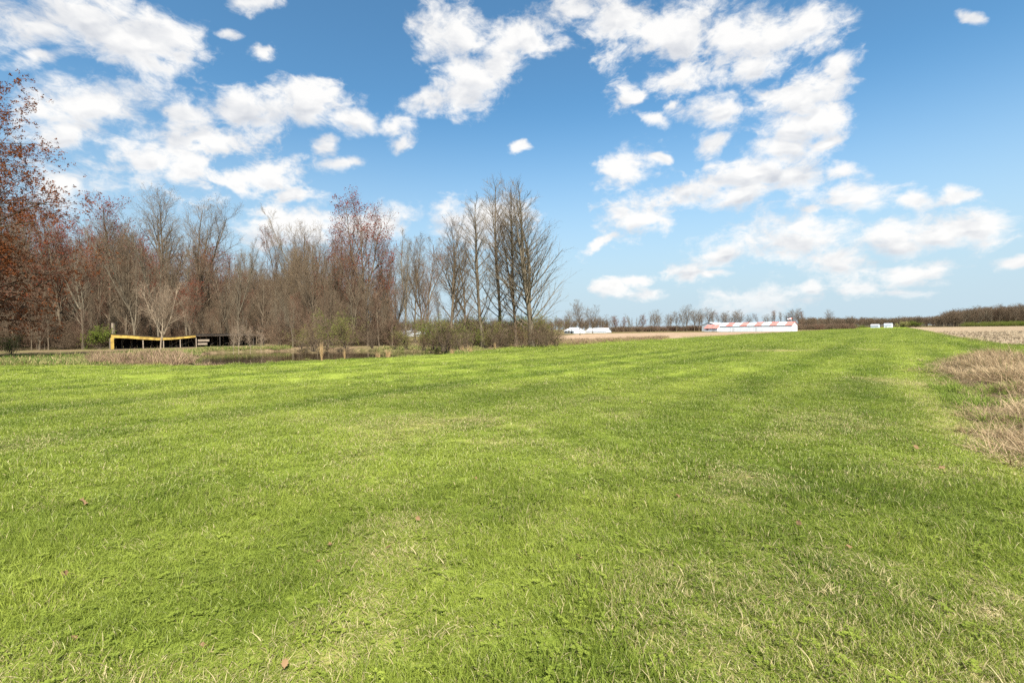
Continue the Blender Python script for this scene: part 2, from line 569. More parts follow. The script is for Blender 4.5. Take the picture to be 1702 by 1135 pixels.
gx = lines((-6000, -400, 700), (-400, -80, 20), (-80, 30, 0.9), (30, 420, 26), (420, 6001, 930))
gy = lines((-3000, -20, 745), (-20, 26, 5), (26, 95, 0.9), (95, 420, 25), (420, 7001, 940))
XX, YY = np.meshgrid(gx, gy, indexing='ij')
gxy = np.stack([XX, YY], -1)
gz = ground_z(gxy)
nx, ny = XX.shape
ii = (np.arange(nx - 1)[:, None] * ny + np.arange(ny - 1)).ravel()
me = mesh_np('ground', np.stack([XX, YY, gz], -1), np.stack([ii, ii + ny, ii + ny + 1, ii + 1], -1), mat=M['ground'], smooth=True)
tag(link('ground', me), kind='structure')

wp = POND2 + 0
c = wp.mean(0)
wp = c + (wp - c) * 1.04
me = bpy.data.meshes.new('pond')
me.from_pydata([(x, y, WATER_Z) for x, y in wp], [], [list(range(len(wp)))[::-1]])
me.materials.append(M['water'])
me.update()
pond = tag(link('pond', me), kind='structure')
if me.polygons[0].normal.z < 0:
    me.flip_normals()

EDGE_PX = ((-700, 622), (-300, 612), (0, 607.5), (200, 607.5), (330, 607), (440, 604), (540, 598), (640, 594), (760, 587), (850, 578),
           (950, 574), (1000, 570), (1100, 564.6), (1200, 558), (1320, 551.5))
EDGE = np.array([uv_of(np.array(gp(x, y))) for x, y in EDGE_PX])
o = np.argsort(EDGE[:, 0])
EDGE = EDGE[o]


def v_left(u):
    base = np.interp(u, EDGE[:, 0], EDGE[:, 1])
    return base + 0.5 * (vnoise(u * 0.35, u * 0 + 3) - 0.5) + 0.25 * (vnoise(u * 1.7, u * 0 + 8) - 0.5)


def v_right(u):
    return np.where(u < 70, 11 - 3.6 * sstep(58, 70, u), 7.4 - 1.0 * sstep(70, 130, u)) + 0.4 * (vnoise(u * 0.6, u * 0 + 40) - .5)


DRY_PX = ((700, 705, 120, 16, .32), (790, 700, 50, 10, .4), (1240, 795, 60, 22, .35), (1215, 830, 40, 20, .3), (1655, 985, 30, 28, .95), (1640, 1020, 50, 25, .7),
          (1540, 640, 60, 8, .5), (1460, 632, 40, 6, .4), (1230, 830, 40, 25, .25), (930, 870, 60, 22, .2), (1400, 1010, 40, 30, .4),
          (1300, 1000, 40, 25, .4), (1480, 1060, 60, 30, .4), (760, 1060, 80, 30, .25), (1560, 780, 40, 12, .5), (1290, 583, 60, 1.6, .5), (1440, 581, 14, 1, .9),
          (1590, 1100, 60, 40, .35), (620, 820, 50, 14, .15), (1250, 905, 40, 20, .3), (1140, 1000, 40, 25, .25), (560, 930, 50, 18, .2))
DRY = []
for (x, y, rx, ry, s) in DRY_PX:
    p, a, b = gp(x, y), gp(x + rx, y), gp(x, y - ry)
    DRY.append((p.x, p.y, (a - p).length, abs(b.y - p.y), s))


TRACK = np.array([tuple(gp(x, y))[:2] for x, y in ((1740, 800), (1673, 757), (1644, 738), (1615, 724), (1586, 703), (1563, 687), (1545, 670), (1518, 648), (1507, 633), (1505, 617), (1520, 602), (1540, 592))])


def poly_line(P, xy):
    d = np.full(xy.shape[:-1], 1e9)
    for a, b in zip(P[:-1], P[1:]):
        e = b - a
        w = xy - a
        h = np.clip((w @ e) / (e @ e), 0, 1)
        d = np.minimum(d, np.linalg.norm(w - h[..., None] * e, axis=-1))
    return d


def lawn_fields(xy):
    u, v = uv_of(xy)
    x, y = xy[..., 0], xy[..., 1]
    far = np.hypot(x, y)
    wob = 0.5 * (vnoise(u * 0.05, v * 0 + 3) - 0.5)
    stripe = 0.5 + 0.5 * np.sin(2 * np.pi * (v + wob) / 2.9 + 2.5 * vnoise(v * 0.4 + 20, u * 0.015))  # mowing stripes: light on leaning blades, put into the tone
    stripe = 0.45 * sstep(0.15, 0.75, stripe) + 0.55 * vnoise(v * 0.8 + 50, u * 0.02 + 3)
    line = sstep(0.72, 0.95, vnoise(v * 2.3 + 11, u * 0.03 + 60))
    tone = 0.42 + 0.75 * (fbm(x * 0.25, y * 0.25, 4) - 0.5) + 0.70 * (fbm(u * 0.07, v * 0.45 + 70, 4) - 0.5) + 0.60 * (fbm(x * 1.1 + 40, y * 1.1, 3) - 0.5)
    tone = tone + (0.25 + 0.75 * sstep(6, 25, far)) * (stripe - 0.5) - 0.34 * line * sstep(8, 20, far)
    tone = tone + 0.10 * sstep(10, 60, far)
    # paler wheel track that curves round the ditch
    tr = np.abs(poly_line(TRACK, np.stack([x, y], -1)))
    track = np.exp(-(tr / 0.30) ** 2) * (0.5 + 0.8 * fbm(x * 1.7, y * 1.7, 2))
    tone = tone + 0.75 * track
    d = 0.50 * track + 0.015 + 0.20 * sstep(0.54, 0.74, fbm(x * 0.8 + 7, y * 0.8 + 2, 4)) + 0.10 * sstep(0.55, 0.75, fbm(x * 3.1, y * 3.1 + 20, 3))
    d = d * (1 - 0.85 * sstep(8, 25, far))
    d = d + 0.06 * sstep(-2, 3, x) * (1 - sstep(3, 9, far))
    for (px, py, rx, ry, s) in DRY:
        d = np.maximum(d, s * np.exp(-(((x - px) / rx) ** 2 + ((y - py) / ry) ** 2) * 0.9) * (0.5 + 0.9 * fbm(x * 2.5, y * 2.5, 3)))
    d = np.maximum(d, 0.5 * (1 - sstep(0.0, 0.7, v - v_left(u))) * vnoise(u * 2, v * 2))
    return np.clip(tone, 0, 1), np.clip(d, 0, 1)


us = lines((-30, 0, 1.0), (0, 60, 0.5), (60, 150, 1.5), (150, 400, 8), (400, 801, 50))
nv = 130
tv = np.linspace(0, 1, nv)
V = v_left(us)[:, None] * (1 - tv) + v_right(us)[:, None] * tv
LXY = xy_of(np.repeat(us[:, None], nv, 1), V)
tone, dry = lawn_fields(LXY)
LZ = 0.03 * (vnoise(LXY[..., 0] * 0.5, LXY[..., 1] * 0.5) - 0.5) * sstep(60, 30, LXY[..., 1]) + 0.0
LZ[:, 0] = -0.06
LZ[:, -1] = -0.06
n = len(us)
ii = (np.arange(n - 1)[:, None] * nv + np.arange(nv - 1)).ravel()
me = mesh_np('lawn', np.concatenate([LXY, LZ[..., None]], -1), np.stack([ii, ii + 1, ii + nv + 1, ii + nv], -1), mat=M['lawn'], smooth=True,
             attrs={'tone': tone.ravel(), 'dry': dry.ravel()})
if me.polygons[0].normal.z < 0:
    me.flip_normals()
tag(link('lawn', me), kind='structure')


def flat(name, pts, z, mat):
    me = bpy.data.meshes.new(name)
    me.from_pydata([(p[0], p[1], z) for p in pts], [], [list(range(len(pts)))])
    me.materials.append(mat)
    me.update()
    if me.polygons[0].normal.z < 0:
        me.flip_normals()
    return tag(link(name, me), kind='structure')


fu = np.array([62, 66, 70, 80, 100, 130, 200, 320, 560.])
left = [xy_of(a, float(v_right(np.array(a))) + 0.15) for a in fu]
flat('stubble_field', [xy_of(40, 26), xy_of(54, 14)] + left + [xy_of(540, 420), xy_of(30, 420)], 0.012, M['crop'])
flat('bare_field', [tuple(gp(x, y))[:2] for x, y in ((900, 561), (960, 555.5), (1080, 553.2), (1180, 552.4), (1330, 550.3), (1345, 549.8), (1320, 551.8),
                                                     (1200, 558.6), (1100, 565.4), (1040, 566), (960, 564.5))], -0.018, M['dirt'])


# ------------------------------------------------------------------ scattering (one object of many instances)
def scatter(name, protos, xyz, rot, scl, idx, attrs, kind='stuff'):
    me = bpy.data.meshes.new(name)
    n = len(xyz)
    me.vertices.add(n)
    me.vertices.foreach_set('co', np.asarray(xyz, np.float32).ravel())
    for k, typ, a in (('turn', 'FLOAT_VECTOR', rot), ('size', 'FLOAT_VECTOR', scl), ('pick', 'INT', idx)):
        at = me.attributes.new(k, typ, 'POINT')
        at.data.foreach_set('vector' if typ == 'FLOAT_VECTOR' else 'value', np.asarray(a, np.int32 if typ == 'INT' else np.float32).ravel())
    for k, a in attrs.items():
        me.attributes.new(k, 'FLOAT', 'POINT').data.foreach_set('value', np.asarray(a, np.float32))
    ob = tag(link(name, me), kind=kind)
    pc = bpy.data.collections.new(name + '_pieces')
    for i, p in enumerate(protos):
        q = bpy.data.objects.new(f'{name}_piece_{i:02d}', p)
        pc.objects.link(q)
    ng = bpy.data.node_groups.new(name + '_scatter', 'GeometryNodeTree')
    ng.interface.new_socket('Geometry', in_out='INPUT', socket_type='NodeSocketGeometry')
    ng.interface.new_socket('Geometry', in_out='OUTPUT', socket_type='NodeSocketGeometry')
    t = Tree(ng)
    gi, go = t.add('NodeGroupInput'), t.add('NodeGroupOutput')
    ci = t.add('GeometryNodeCollectionInfo', {'Collection': pc, 'Separate Children': True, 'Reset Children': True})
    na = {k: t.add('GeometryNodeInputNamedAttribute', {'Name': k}, data_type=ty).outputs['Attribute']
          for k, ty in (('turn', 'FLOAT_VECTOR'), ('size', 'FLOAT_VECTOR'), ('pick', 'INT'))}
    ip = t.add('GeometryNodeInstanceOnPoints', {'Points': gi.outputs[0], 'Instance': ci.outputs[0], 'Pick Instance': True,
                                                'Instance Index': na['pick'], 'Rotation': na['turn'], 'Scale': na['size']})
    ng.links.new(ip.outputs[0], go.inputs[0])
    md = ob.modifiers.new('scatter', 'NODES')
    md.node_group = ng
    return ob


def blades(name, n, spread, hmin, hmax, wid, bend, mat, seg=3, seed=0, lean=0.35, flop=0.0):
    """a tuft: n curved tapering blades"""
    r = np.random.default_rng(seed)
    a = r.random(n) * 2 * np.pi
    rr = spread * np.sqrt(r.random(n))
    base = np.stack([rr * np.cos(a), rr * np.sin(a), np.zeros(n)], -1)
    h = hmin + (hmax - hmin) * r.random(n) ** 1.3
    az = r.random(n) * 2 * np.pi
    out = np.stack([np.cos(az), np.sin(az), np.zeros(n)], -1)
    face = az + np.pi / 2 + r.normal(0, 0.7, n)
    side = np.stack([np.cos(face), np.sin(face), np.zeros(n)], -1)
    t0 = np.abs(r.normal(0, lean, n)) + flop * r.random(n)
    t1 = t0 + bend * (0.3 + r.random(n))
    P = np.zeros((n, seg + 1, 3))
    P[:, 0] = base
    for j in range(seg):
        th = np.minimum(t0 + (t1 - t0) * (j + 0.5) / seg, 1.9)
        P[:, j + 1] = P[:, j] + (h / seg)[:, None] * (np.sin(th)[:, None] * out + np.cos(th)[:, None] * np.array((0, 0, 1)))
    P[..., 2] = np.maximum(P[..., 2], 0.004)
    w = wid * (0.6 + 0.8 * r.random(n))
    prof = np.array([0.8, 1.0, 0.75, 0.5, 0.4])[:seg] if seg > 2 else np.array([1.0, 0.8])
    L = P[:, :seg] - side[:, None] * (w[:, None, None] * prof[None, :, None]) / 2
    Rr = P[:, :seg] + side[:, None] * (w[:, None, None] * prof[None, :, None]) / 2
    vs = np.concatenate([np.stack([L, Rr], 2).reshape(n, seg * 2, 3), P[:, seg:]], 1)
    k = seg * 2 + 1
    o = (np.arange(n) * k)[:, None]
    q = np.concatenate([o + np.array([2 * j, 2 * j + 1, 2 * j + 3, 2 * j + 2]) for j in range(seg - 1)], 0) if seg > 1 else None
    tr = o + np.array([2 * seg - 2, 2 * seg - 1, 2 * seg])
    return mesh_np(name, vs, q, tr, mat, smooth=True, attrs={'rnd': np.repeat(r.random(n), k), 'rnd2': np.repeat(r.random(n), k)})


def turns(n, tilt=0.12):
    return np.stack([R.normal(0, tilt, n), R.normal(0, tilt, n), R.random(n) * 2 * np.pi], -1)


def inside_lawn(xy, pad=0.1):
    u, v = uv_of(xy)
    return (v > v_left(u) + pad) & (v < v_right(u) - pad)


# bounds of the ditch with the flattened dead weeds
DITCH = np.array([tuple(gp(x, y))[:2] for x, y in ((1712, 772), (1690, 742), (1655, 716), (1640, 690), (1610, 660), (1575, 632), (1545, 612), (1560, 600), (1600, 594),
                                                   (1720, 599), (1900, 640), (1950, 780), (1800, 800))])


def lawn_tier(name, protos, area, n, zoff, hgt, wide):
    x0, x1, y0, y1 = area
    xy = np.stack([x0 + (x1 - x0) * R.random(n), y0 + (y1 - y0) * R.random(n)], -1)
    return xy


T0 = [blades('grass_tuft', 46, 0.085, 0.038, 0.098, 0.0043, 1.4, M['blade'], 4, 100 + i, 0.66) for i in range(7)]
T0 += [blades('grass_tuft', 24, 0.05, 0.09, 0.17, 0.0056, 1.6, M['blade'], 4, 120 + i, 0.75) for i in range(2)]
T1 = [blades('grass_tuft', 240, 0.26, 0.034, 0.082, 0.0062, 1.3, M['blade'], 3, 200 + i, 0.65) for i in range(5)]
T2 = [blades('grass_tuft', 340, 0.60, 0.03, 0.075, 0.015, 1.2, M['blade'], 2, 300 + i, 0.65) for i in range(4)]
T3 = [blades('grass_tuft', 420, 1.6, 0.03, 0.08, 0.040, 1.0, M['blade'], 2, 400 + i, 0.65) for i in range(4)]


def clover(name, seed):
    r = np.random.default_rng(seed)
    V_, Q, A, B = [], [], [], []
    for i in range(9):
        a, d = r.random() * 6.28, 0.06 * r.random() ** .5
        cx, cy, cz = d * np.cos(a), d * np.sin(a), 0.035 + 0.03 * r.random()
        for k in range(3):
            th = a + k * 2.094
            s = 0.012 + 0.004 * r.random()
            e = np.array((np.cos(th), np.sin(th), 0.15)); f = np.array((-np.sin(th), np.cos(th), 0))
            n0 = len(V_)
            c0 = np.array((cx, cy, cz))
            V_ += [c0, c0 + e * s * .6 + f * s * .55, c0 + e * s * 1.1 + f * s * .3, c0 + e * s * .95, c0 + e * s * 1.1 - f * s * .3, c0 + e * s * .6 - f * s * .55]
            Q += [(n0, n0 + 1, n0 + 2, n0 + 3), (n0, n0 + 3, n0 + 4, n0 + 5)]
            A += [0.5 + 0.5 * r.random()] * 6
            B += [0.6] * 6
    return mesh_np(name, V_, Q, None, M['blade'], attrs={'rnd': A, 'rnd2': B})


T0 += [clover('clover', 150), clover('clover', 151)]


def place_lawn(name, protos, cand, weights, hscale):
    keep = inside_lawn(cand)
    keep &= poly_sd(DITCH, cand) > -0.15
    cand = cand[keep]
    n = len(cand)
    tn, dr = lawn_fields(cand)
    z = 0.03 * (vnoise(cand[:, 0] * 0.5, cand[:, 1] * 0.5) - 0.5) * sstep(60, 30, cand[:, 1]) - 0.004
    lump = fbm(cand[:, 0] * 1.6 + 5, cand[:, 1] * 1.6, 3)
    h = hscale * (0.74 + 0.75 * sstep(0.35, 0.75, lump)) * (0.85 + 0.3 * R.random(n)) * (1 - 0.6 * np.clip(dr * 1.5, 0, 1))
    w = 0.9 + 0.25 * R.random(n)
    idx = R.choice(len(protos), n, p=np.array(weights) / sum(weights))
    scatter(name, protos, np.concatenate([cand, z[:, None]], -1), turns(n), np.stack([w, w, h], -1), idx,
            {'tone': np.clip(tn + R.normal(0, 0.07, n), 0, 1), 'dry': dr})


def wedge(n, y0, y1, side=1.15, pad=1.5, fade0=0.0, fade1=0.0):
    """random ground points in front of the lens between two depths (thinning towards both ends), with room to step aside"""
    m = int(n * 1.0)
    y = np.sqrt(y0 ** 2 + (y1 ** 2 - y0 ** 2) * R.random(m))
    x = (R.random(m) * 2 - 1) * (y * side + pad)
    k = np.ones(m)
    if fade1:
        k *= np.clip((y1 - y) / fade1, 0, 1)
    if fade0:
        k *= np.clip((y - y0) / fade0, 0, 1)
    return np.stack([x, y], -1)[R.random(m) < k]


place_lawn('near_grass', T0, wedge(27000, 1.2, 7.0, fade1=1.6), [8, 8, 8, 8, 8, 8, 8, 1.2, 1.2, 1.6, 1.4], 1.0)
place_lawn('middle_grass', T1, wedge(16000, 5.2, 20, fade0=1.6, fade1=4), [1] * 5, 1.0)
place_lawn('further_grass', T2, wedge(11500, 15, 58, fade0=4, fade1=12), [1] * 4, 1.0)
far = xy_of(30 + 330 * R.random(9000) ** 1.35, -55 + 63 * R.random(9000))
place_lawn('far_grass', T3, far[(far[:, 1] > 42) & (far[:, 0] < far[:, 1] * 1.2 + 4)], [1] * 4, 1.0)

# ------------------------------------------------------------------ dead weeds in the ditch, weeds by the pond, stubble
W0 = [blades('dead_grass_tuft', 48, 0.22, 0.3, 1.0, 0.016, 1.3, M['straw'], 4, 500 + i, 0.8, 0.9) for i in range(5)]
G0 = [blades('broad_grass_tuft', 26, 0.08, 0.14, 0.32, 0.011, 1.0, M['greens'], 4, 520 + i, 0.45) for i in range(3)]
lo, hi = DITCH.min(0), DITCH.max(0)
c_ = lo + (hi - lo) * R.random((9000, 2))
s_ = poly_sd(DITCH, c_)
c_ = c_[(s_ < 0.1)]
s_ = poly_sd(DITCH, c_)
n = len(c_)
hump = sstep(0.1, -1.6, s_)
lump = fbm(c_[:, 0] * 0.7, c_[:, 1] * 0.7, 3)
keep = (R.random(n) < (0.25 + 0.9 * hump) * (.35 + sstep(.35, .6, lump)))
c_, hump, lump = c_[keep], hump[keep], lump[keep]
n = len(c_)
sz = (0.36 + 0.42 * hump) * (0.5 + 1.0 * lump)


def ditch_h(xy):
    return 0.26 * sstep(0.1, -1.8, poly_sd(DITCH, xy)) * (0.5 + fbm(xy[:, 0] * 0.6, xy[:, 1] * 0.6, 3)) - 0.02


xt = np.concatenate([np.array([tuple(gp(x, y))[:2]]) + R.normal(0, s, (m, 2)) for x, y, s, m in
                     ((1690, 700, .35, 90), (1668, 705, .25, 50), (1700, 735, .3, 70), (1720, 760, .35, 70), (1650, 690, .25, 30), (1705, 660, .5, 60), (1548, 618, .5, 40))])
c_ = np.concatenate([c_, xt])
sz = np.concatenate([sz, R.uniform(.32, .62, len(xt))])
n = len(c_)
gr = np.arange(0, 1.001, 1 / 70)
mx = lo[0] - .3 + (hi[0] - lo[0] + .6) * gr
my = lo[1] - .3 + (hi[1] - lo[1] + .6) * gr
A, B = np.meshgrid(mx, my, indexing='ij')
pp = np.stack([A.ravel(), B.ravel()], -1)
hz = ditch_h(pp)
ins = poly_sd(DITCH, pp) < 0.35
k = len(gr)
ii = (np.arange(k - 1)[:, None] * k + np.arange(k - 1)).ravel()
qs = np.stack([ii, ii + k, ii + k + 1, ii + 1], -1)
qs = qs[ins[qs].all(1)]
tag(link('ditch_bank', mesh_np('ditch_bank', np.concatenate([pp, hz[:, None]], -1), qs, mat=M['ground'], smooth=True)), kind='structure')
scatter('dead_grass', W0, np.concatenate([c_, ditch_h(c_)[:, None]], -1), turns(n, 0.35), np.stack([sz, sz, sz * .9], -1), R.integers(0, 5, n),
        {'tone': np.clip(fbm(c_[:, 0] * 1.1 + 9, c_[:, 1] * 1.1, 3) * 1.5 - 0.25, 0, 1)})
g_ = np.concatenate([np.array([tuple(gp(x, y))[:2]]) + R.normal(0, s, (m, 2)) for x, y, s, m in
                     ((1612, 672, .45, 110), (1585, 650, .5, 80), (1655, 705, .45, 110), (1640, 655, .8, 60), (1690, 655, .8, 30), (1590, 600, 1.5, 40),
                      (1670, 600, 1.2, 30))])
g_ = g_[poly_line(TRACK, g_) > 0.45]
n = len(g_)
scatter('ditch_grass', G0, np.concatenate([g_, np.maximum(ditch_h(g_), 0)[:, None]], -1), turns(n, .2), np.repeat(0.5 + 0.6 * R.random((n, 1)), 3, 1),
        R.integers(0, 3, n), {'tone': R.random(n)})

W1 = [blades('weed_tuft', 60, 0.30, 0.25, 0.85, 0.016, 0.8, M['straw_brown'], 3, 600 + i, 0.35, 0.3) for i in range(4)]
W2 = [blades('weed_tuft', 60, 0.30, 0.25, 0.80, 0.016, 0.9, M['straw'], 3, 620 + i, 0.35, 0.3) for i in range(3)]
MD = [blades('meadow_tuft', 70, 0.40, 0.10, 0.34, 0.020, 0.9, M['meadow'], 3, 640 + i, 0.45) for i in range(4)]


def band(px_pts, n, w, back=0.0):
    """random points along a line of image points on the ground, offset backwards by up to w metres"""
    P = np.array([tuple(gp(x, y))[:2] for x, y in px_pts])
    seg = np.linalg.norm(np.diff(P, axis=0), axis=1)
    s = np.concatenate([[0], np.cumsum(seg)])
    q = R.random(n) * s[-1]
    xy = np.stack([np.interp(q, s, P[:, 0]), np.interp(q, s, P[:, 1])], -1)
    rad = xy / np.linalg.norm(xy, axis=1, keepdims=True)
    return xy + rad * (back + w * R.random((n, 1)))


def dry_band(name, protos, pts, sc, tone_shift=0.0):
    z = np.maximum(ground_z(pts), WATER_Z - 0.05)
    n = len(pts)
    s = sc * (0.6 + 0.8 * R.random(n)) * (0.6 + 0.8 * fbm(pts[:, 0] * .4, pts[:, 1] * .4, 2))
    return scatter(name, protos, np.concatenate([pts, z[:, None]], -1), turns(n, .15), np.stack([s, s, s], -1), R.integers(0, len(protos), n),
                   {'tone': np.clip(fbm(pts[:, 0] * .5, pts[:, 1] * .5 + 4, 3) * 1.4 - .2 + tone_shift, 0, 1)})


EDGE_L = [(x, y) for x, y in EDGE_PX if 300 <= x <= 1100]
pts = np.concatenate([band(EDGE_L[5:10], 1100, 6.0), band(EDGE_L[6:], 1500, 9.0),
                      band(((900, 572), (1000, 567), (1110, 563)), 1100, 12)])
dry_band('pond_weeds', W1 + W2, pts, 0.72)
pts = np.concatenate([band(EDGE_L[:4], 420, .8), band(EDGE_L[2:6], 260, .7)])
pts = pts[R.random(len(pts)) < .25 + .9 * sstep(.45, .65, fbm(pts[:, 0] * .6, pts[:, 1] * .6 + 30, 2))]
dry_band('bank_weeds', W1 + W2, pts, 0.42)
pts = np.concatenate([band(((150, 605), (200, 606), (300, 606)), 620, 10), band(((235, 600), (300, 603), (318, 603)), 420, 4)])
dry_band('brown_weeds', W1, pts, 0.95, 0.05)
pts = np.concatenate([band(((-200, 609), (0, 606), (200, 606)), 2400, 16), band(((190, 596), (330, 588)), 700, 14)])
pts = np.concatenate([pts, band(((325, 590), (345, 586), (420, 583.6), (480, 582.6), (600, 582), (700, 583.6), (770, 588)), 1300, 2.2, -.6)])
pts = np.concatenate([pts, band(((330, 583), (480, 580)), 900, 8), band(((480, 582), (800, 580)), 900, 7)])
pts = pts[poly_sd(POND2, pts) > 0.1]
dry_band('meadow_grass', MD, pts, 1.0)


def stalks(name, seed):
    """cut corn stalks and flattened husks"""
    r = np.random.default_rng(seed)
    V_, Q = [], []
    rnds = []
    for i in range(10):
        x, y = r.normal(0, 0.08), (i - 4.5) * 0.16 + r.normal(0, 0.03)
        h = 0.12 + 0.22 * r.random()
        lx, ly = r.normal(0, 0.08, 2)
        for s in range(3):
            a0, a1 = s * 2.094, (s + 1) * 2.094
            n0 = len(V_)
            w = 0.014
            V_ += [(x + w * np.cos(a0), y + w * np.sin(a0), 0), (x + w * np.cos(a1), y + w * np.sin(a1), 0),
                   (x + lx + w * np.cos(a1), y + ly + w * np.sin(a1), h), (x + lx + w * np.cos(a0), y + ly + w * np.sin(a0), h)]
            Q.append((n0, n0 + 1, n0 + 2, n0 + 3))
            rnds += [r.random()] * 4
    for i in range(46):
        x, y, a = r.normal(0, .22), r.uniform(-.85, .85), r.random() * 6.28
        l, w, z = r.uniform(.1, .32), r.uniform(.018, .045), r.uniform(.01, .09)
        dx, dy = l * np.cos(a), l * np.sin(a)
        ex, ey = -w * np.sin(a), w * np.cos(a)
        t = r.normal(0, .05)
        n0 = len(V_)
        V_ += [(x, y, z), (x + ex, y + ey, z + .015), (x + dx + ex, y + dy + ey, max(.01, z + t)), (x + dx, y + dy, max(.01, z + t))]
        Q.append((n0, n0 + 1, n0 + 2, n0 + 3))
        rnds += [r.random()] * 4
    return mesh_np(name, V_, Q, None, M['stubble'], attrs={'rnd': rnds, 'rnd2': rnds})


ST = [stalks('stubble_clump', 700 + i) for i in range(4)]
rows = []
for k in range(40):
    v = 8.2 + 1.3 * k
    uu = np.arange(44, 175, 1.5) + R.random() * 1.5
    rows.append(np.stack([uu + R.normal(0, .2, len(uu)), np.full(len(uu), v) + R.normal(0, .05, len(uu))], -1))
rows = np.concatenate(rows)
rows = rows[(rows[:, 1] > v_right(rows[:, 0]) + .5) & (rows[:, 1] > 9 + (62 - rows[:, 0]) * .75)]
P_ = xy_of(rows[:, 0], rows[:, 1])
kk = P_[:, 0] < P_[:, 1] * 1.2 + 2
P_ = P_[kk]
n = len(P_)
ang = math.atan2(UD[1], UD[0]) - math.pi / 2
scatter('corn_stubble', ST, np.concatenate([P_, np.full((n, 1), .012)], -1), np.stack([np.zeros(n), np.zeros(n), ang + R.normal(0, .05, n) + math.pi * R.integers(0, 2, n)], -1),
        np.repeat(0.85 + .4 * R.random((n, 1)), 3, 1), R.integers(0, 4, n), {'tone': np.clip(fbm(P_[:, 0] * .3, P_[:, 1] * .3, 3) * 1.5 - .25, 0, 1)})
k_ = len(DITCH)
q_ = R.random(260) * (k_ - 1)
i_ = q_.astype(int)
f_ = (q_ - i_)[:, None]
e_ = DITCH[i_] * (1 - f_) + DITCH[i_ + 1] * f_ + R.normal(0, .28, (260, 2))
s_ = R.uniform(.25, .55, (260, 1))
scatter('ragged_edge', W0 + G0, np.concatenate([e_, np.zeros((260, 1))], -1), turns(260, .25), np.repeat(s_, 3, 1), R.integers(0, 8, 260), {'tone': R.random(260)})
# yellow-green fringe between lawn and stubble
fr = np.arange(62, 260, .35)
fr = np.repeat(fr, 2) + R.random(len(fr) * 2)
pts = xy_of(fr, v_right(fr) - .1 + R.normal(0, .3, len(fr)))
scatter('field_fringe', MD, np.concatenate([pts, np.zeros((len(pts), 1))], -1), turns(len(pts)), np.repeat(.4 + .5 * R.random((len(pts), 1)), 3, 1),
        R.integers(0, 4, len(pts)), {'tone': R.random(len(pts)) * .5 + .1})


# ------------------------------------------------------------------ trees
def norm(a):
    return a / np.maximum(np.linalg.norm(a, axis=-1, keepdims=True), 1e-9)


def spawn(r, P, rad, count, t0, t1, length, ang, angv, up, wob, m, rmin, rfac=0.6, droop=0.0):
    """children along parent chains P (N,M,3): returns chains (N*count,m,3) and radii"""
    N, Mm, _ = P.shape
    t = t0 + (t1 - t0) * (np.arange(count)[None] + r.random((N, count))) / count
    x = t * (Mm - 1)
    i = np.minimum(x.astype(int), Mm - 2)
    f = (x - i)[..., None]
    n = np.arange(N)[:, None]
    a, b = P[n, i], P[n, i + 1]
    org = a * (1 - f) + b * f
    tan = norm(b - a)
    pr = rad[n, i] * (1 - f[..., 0]) + rad[n, i + 1] * f[..., 0]
    ref = np.where(np.abs(tan[..., 2:3]) > 0.9, np.array((1., 0, 0)), np.array((0, 0, 1.)))
    s = norm(np.cross(tan, ref))
    q = np.cross(s, tan)
    az = (np.arange(count)[None] * 2.39996 + r.random((N, 1)) * 6.28 + r.normal(0, .35, (N, count)))[..., None]
    th = (ang + r.normal(0, angv, (N, count)))[..., None]
    d = np.cos(th) * tan + np.sin(th) * (np.cos(az) * s + np.sin(az) * q)
    plen = np.linalg.norm(np.diff(P, axis=1), axis=-1).sum(1)[:, None]
    L = (length(t, plen) * (0.7 + .6 * r.random((N, count)))).reshape(-1)
    org, d, pr = org.reshape(-1, 3), d.reshape(-1, 3), pr.reshape(-1)
    K = len(org)
    C = np.zeros((K, m, 3))
    C[:, 0] = org
    for j in range(m - 1):
        d = norm(d + np.array((0, 0, 1.)) * (up - droop * j) + r.normal(0, wob, (K, 3)))
        C[:, j + 1] = C[:, j] + d * (L / (m - 1))[:, None]
    C[..., 2] = np.maximum(C[..., 2], 0.05)
    r0 = np.maximum(np.minimum(pr * rfac, 0.0115 * L + .004), rmin)
    rr = r0[:, None] * (1 - .75 * np.linspace(0, 1, m)[None])
    return C, np.maximum(rr, rmin * .6)


def tubes(P, rad, k):
    """vertices and quads of tapered tubes round chains"""
    N, m, _ = P.shape
    tan = norm(np.gradient(P, axis=1)) if m > 2 else norm(np.repeat(P[:, 1:] - P[:, :1], 2, 1))
    mean = norm(P[:, -1] - P[:, 0])
    ref = np.where(np.abs(mean[:, 2:3]) > .8, np.array((1., 0, 0)), np.array((0, 0, 1.)))[:, None]
    a = norm(np.cross(tan, ref))
    b = np.cross(tan, a)
    th = np.arange(k) * 2 * np.pi / k
    V_ = P[:, :, None] + rad[:, :, None, None] * (np.cos(th)[:, None] * a[:, :, None] + np.sin(th)[:, None] * b[:, :, None])
    base = (np.arange(N) * m * k)[:, None, None] + (np.arange(m - 1) * k)[None, :, None]
    j = np.arange(k)[None, None]
    j2 = (j + 1) % k
    Q = np.stack([base + j, base + j2, base + k + j2, base + k + j], -1).reshape(-1, 4)
    return V_.reshape(-1, 3), Q


def merge(parts):
    vs, qs, o = [], [], 0
    for v, q in parts:
        vs.append(v)
        qs.append(q + o)
        o += len(v)
    return np.concatenate(vs), np.concatenate(qs)


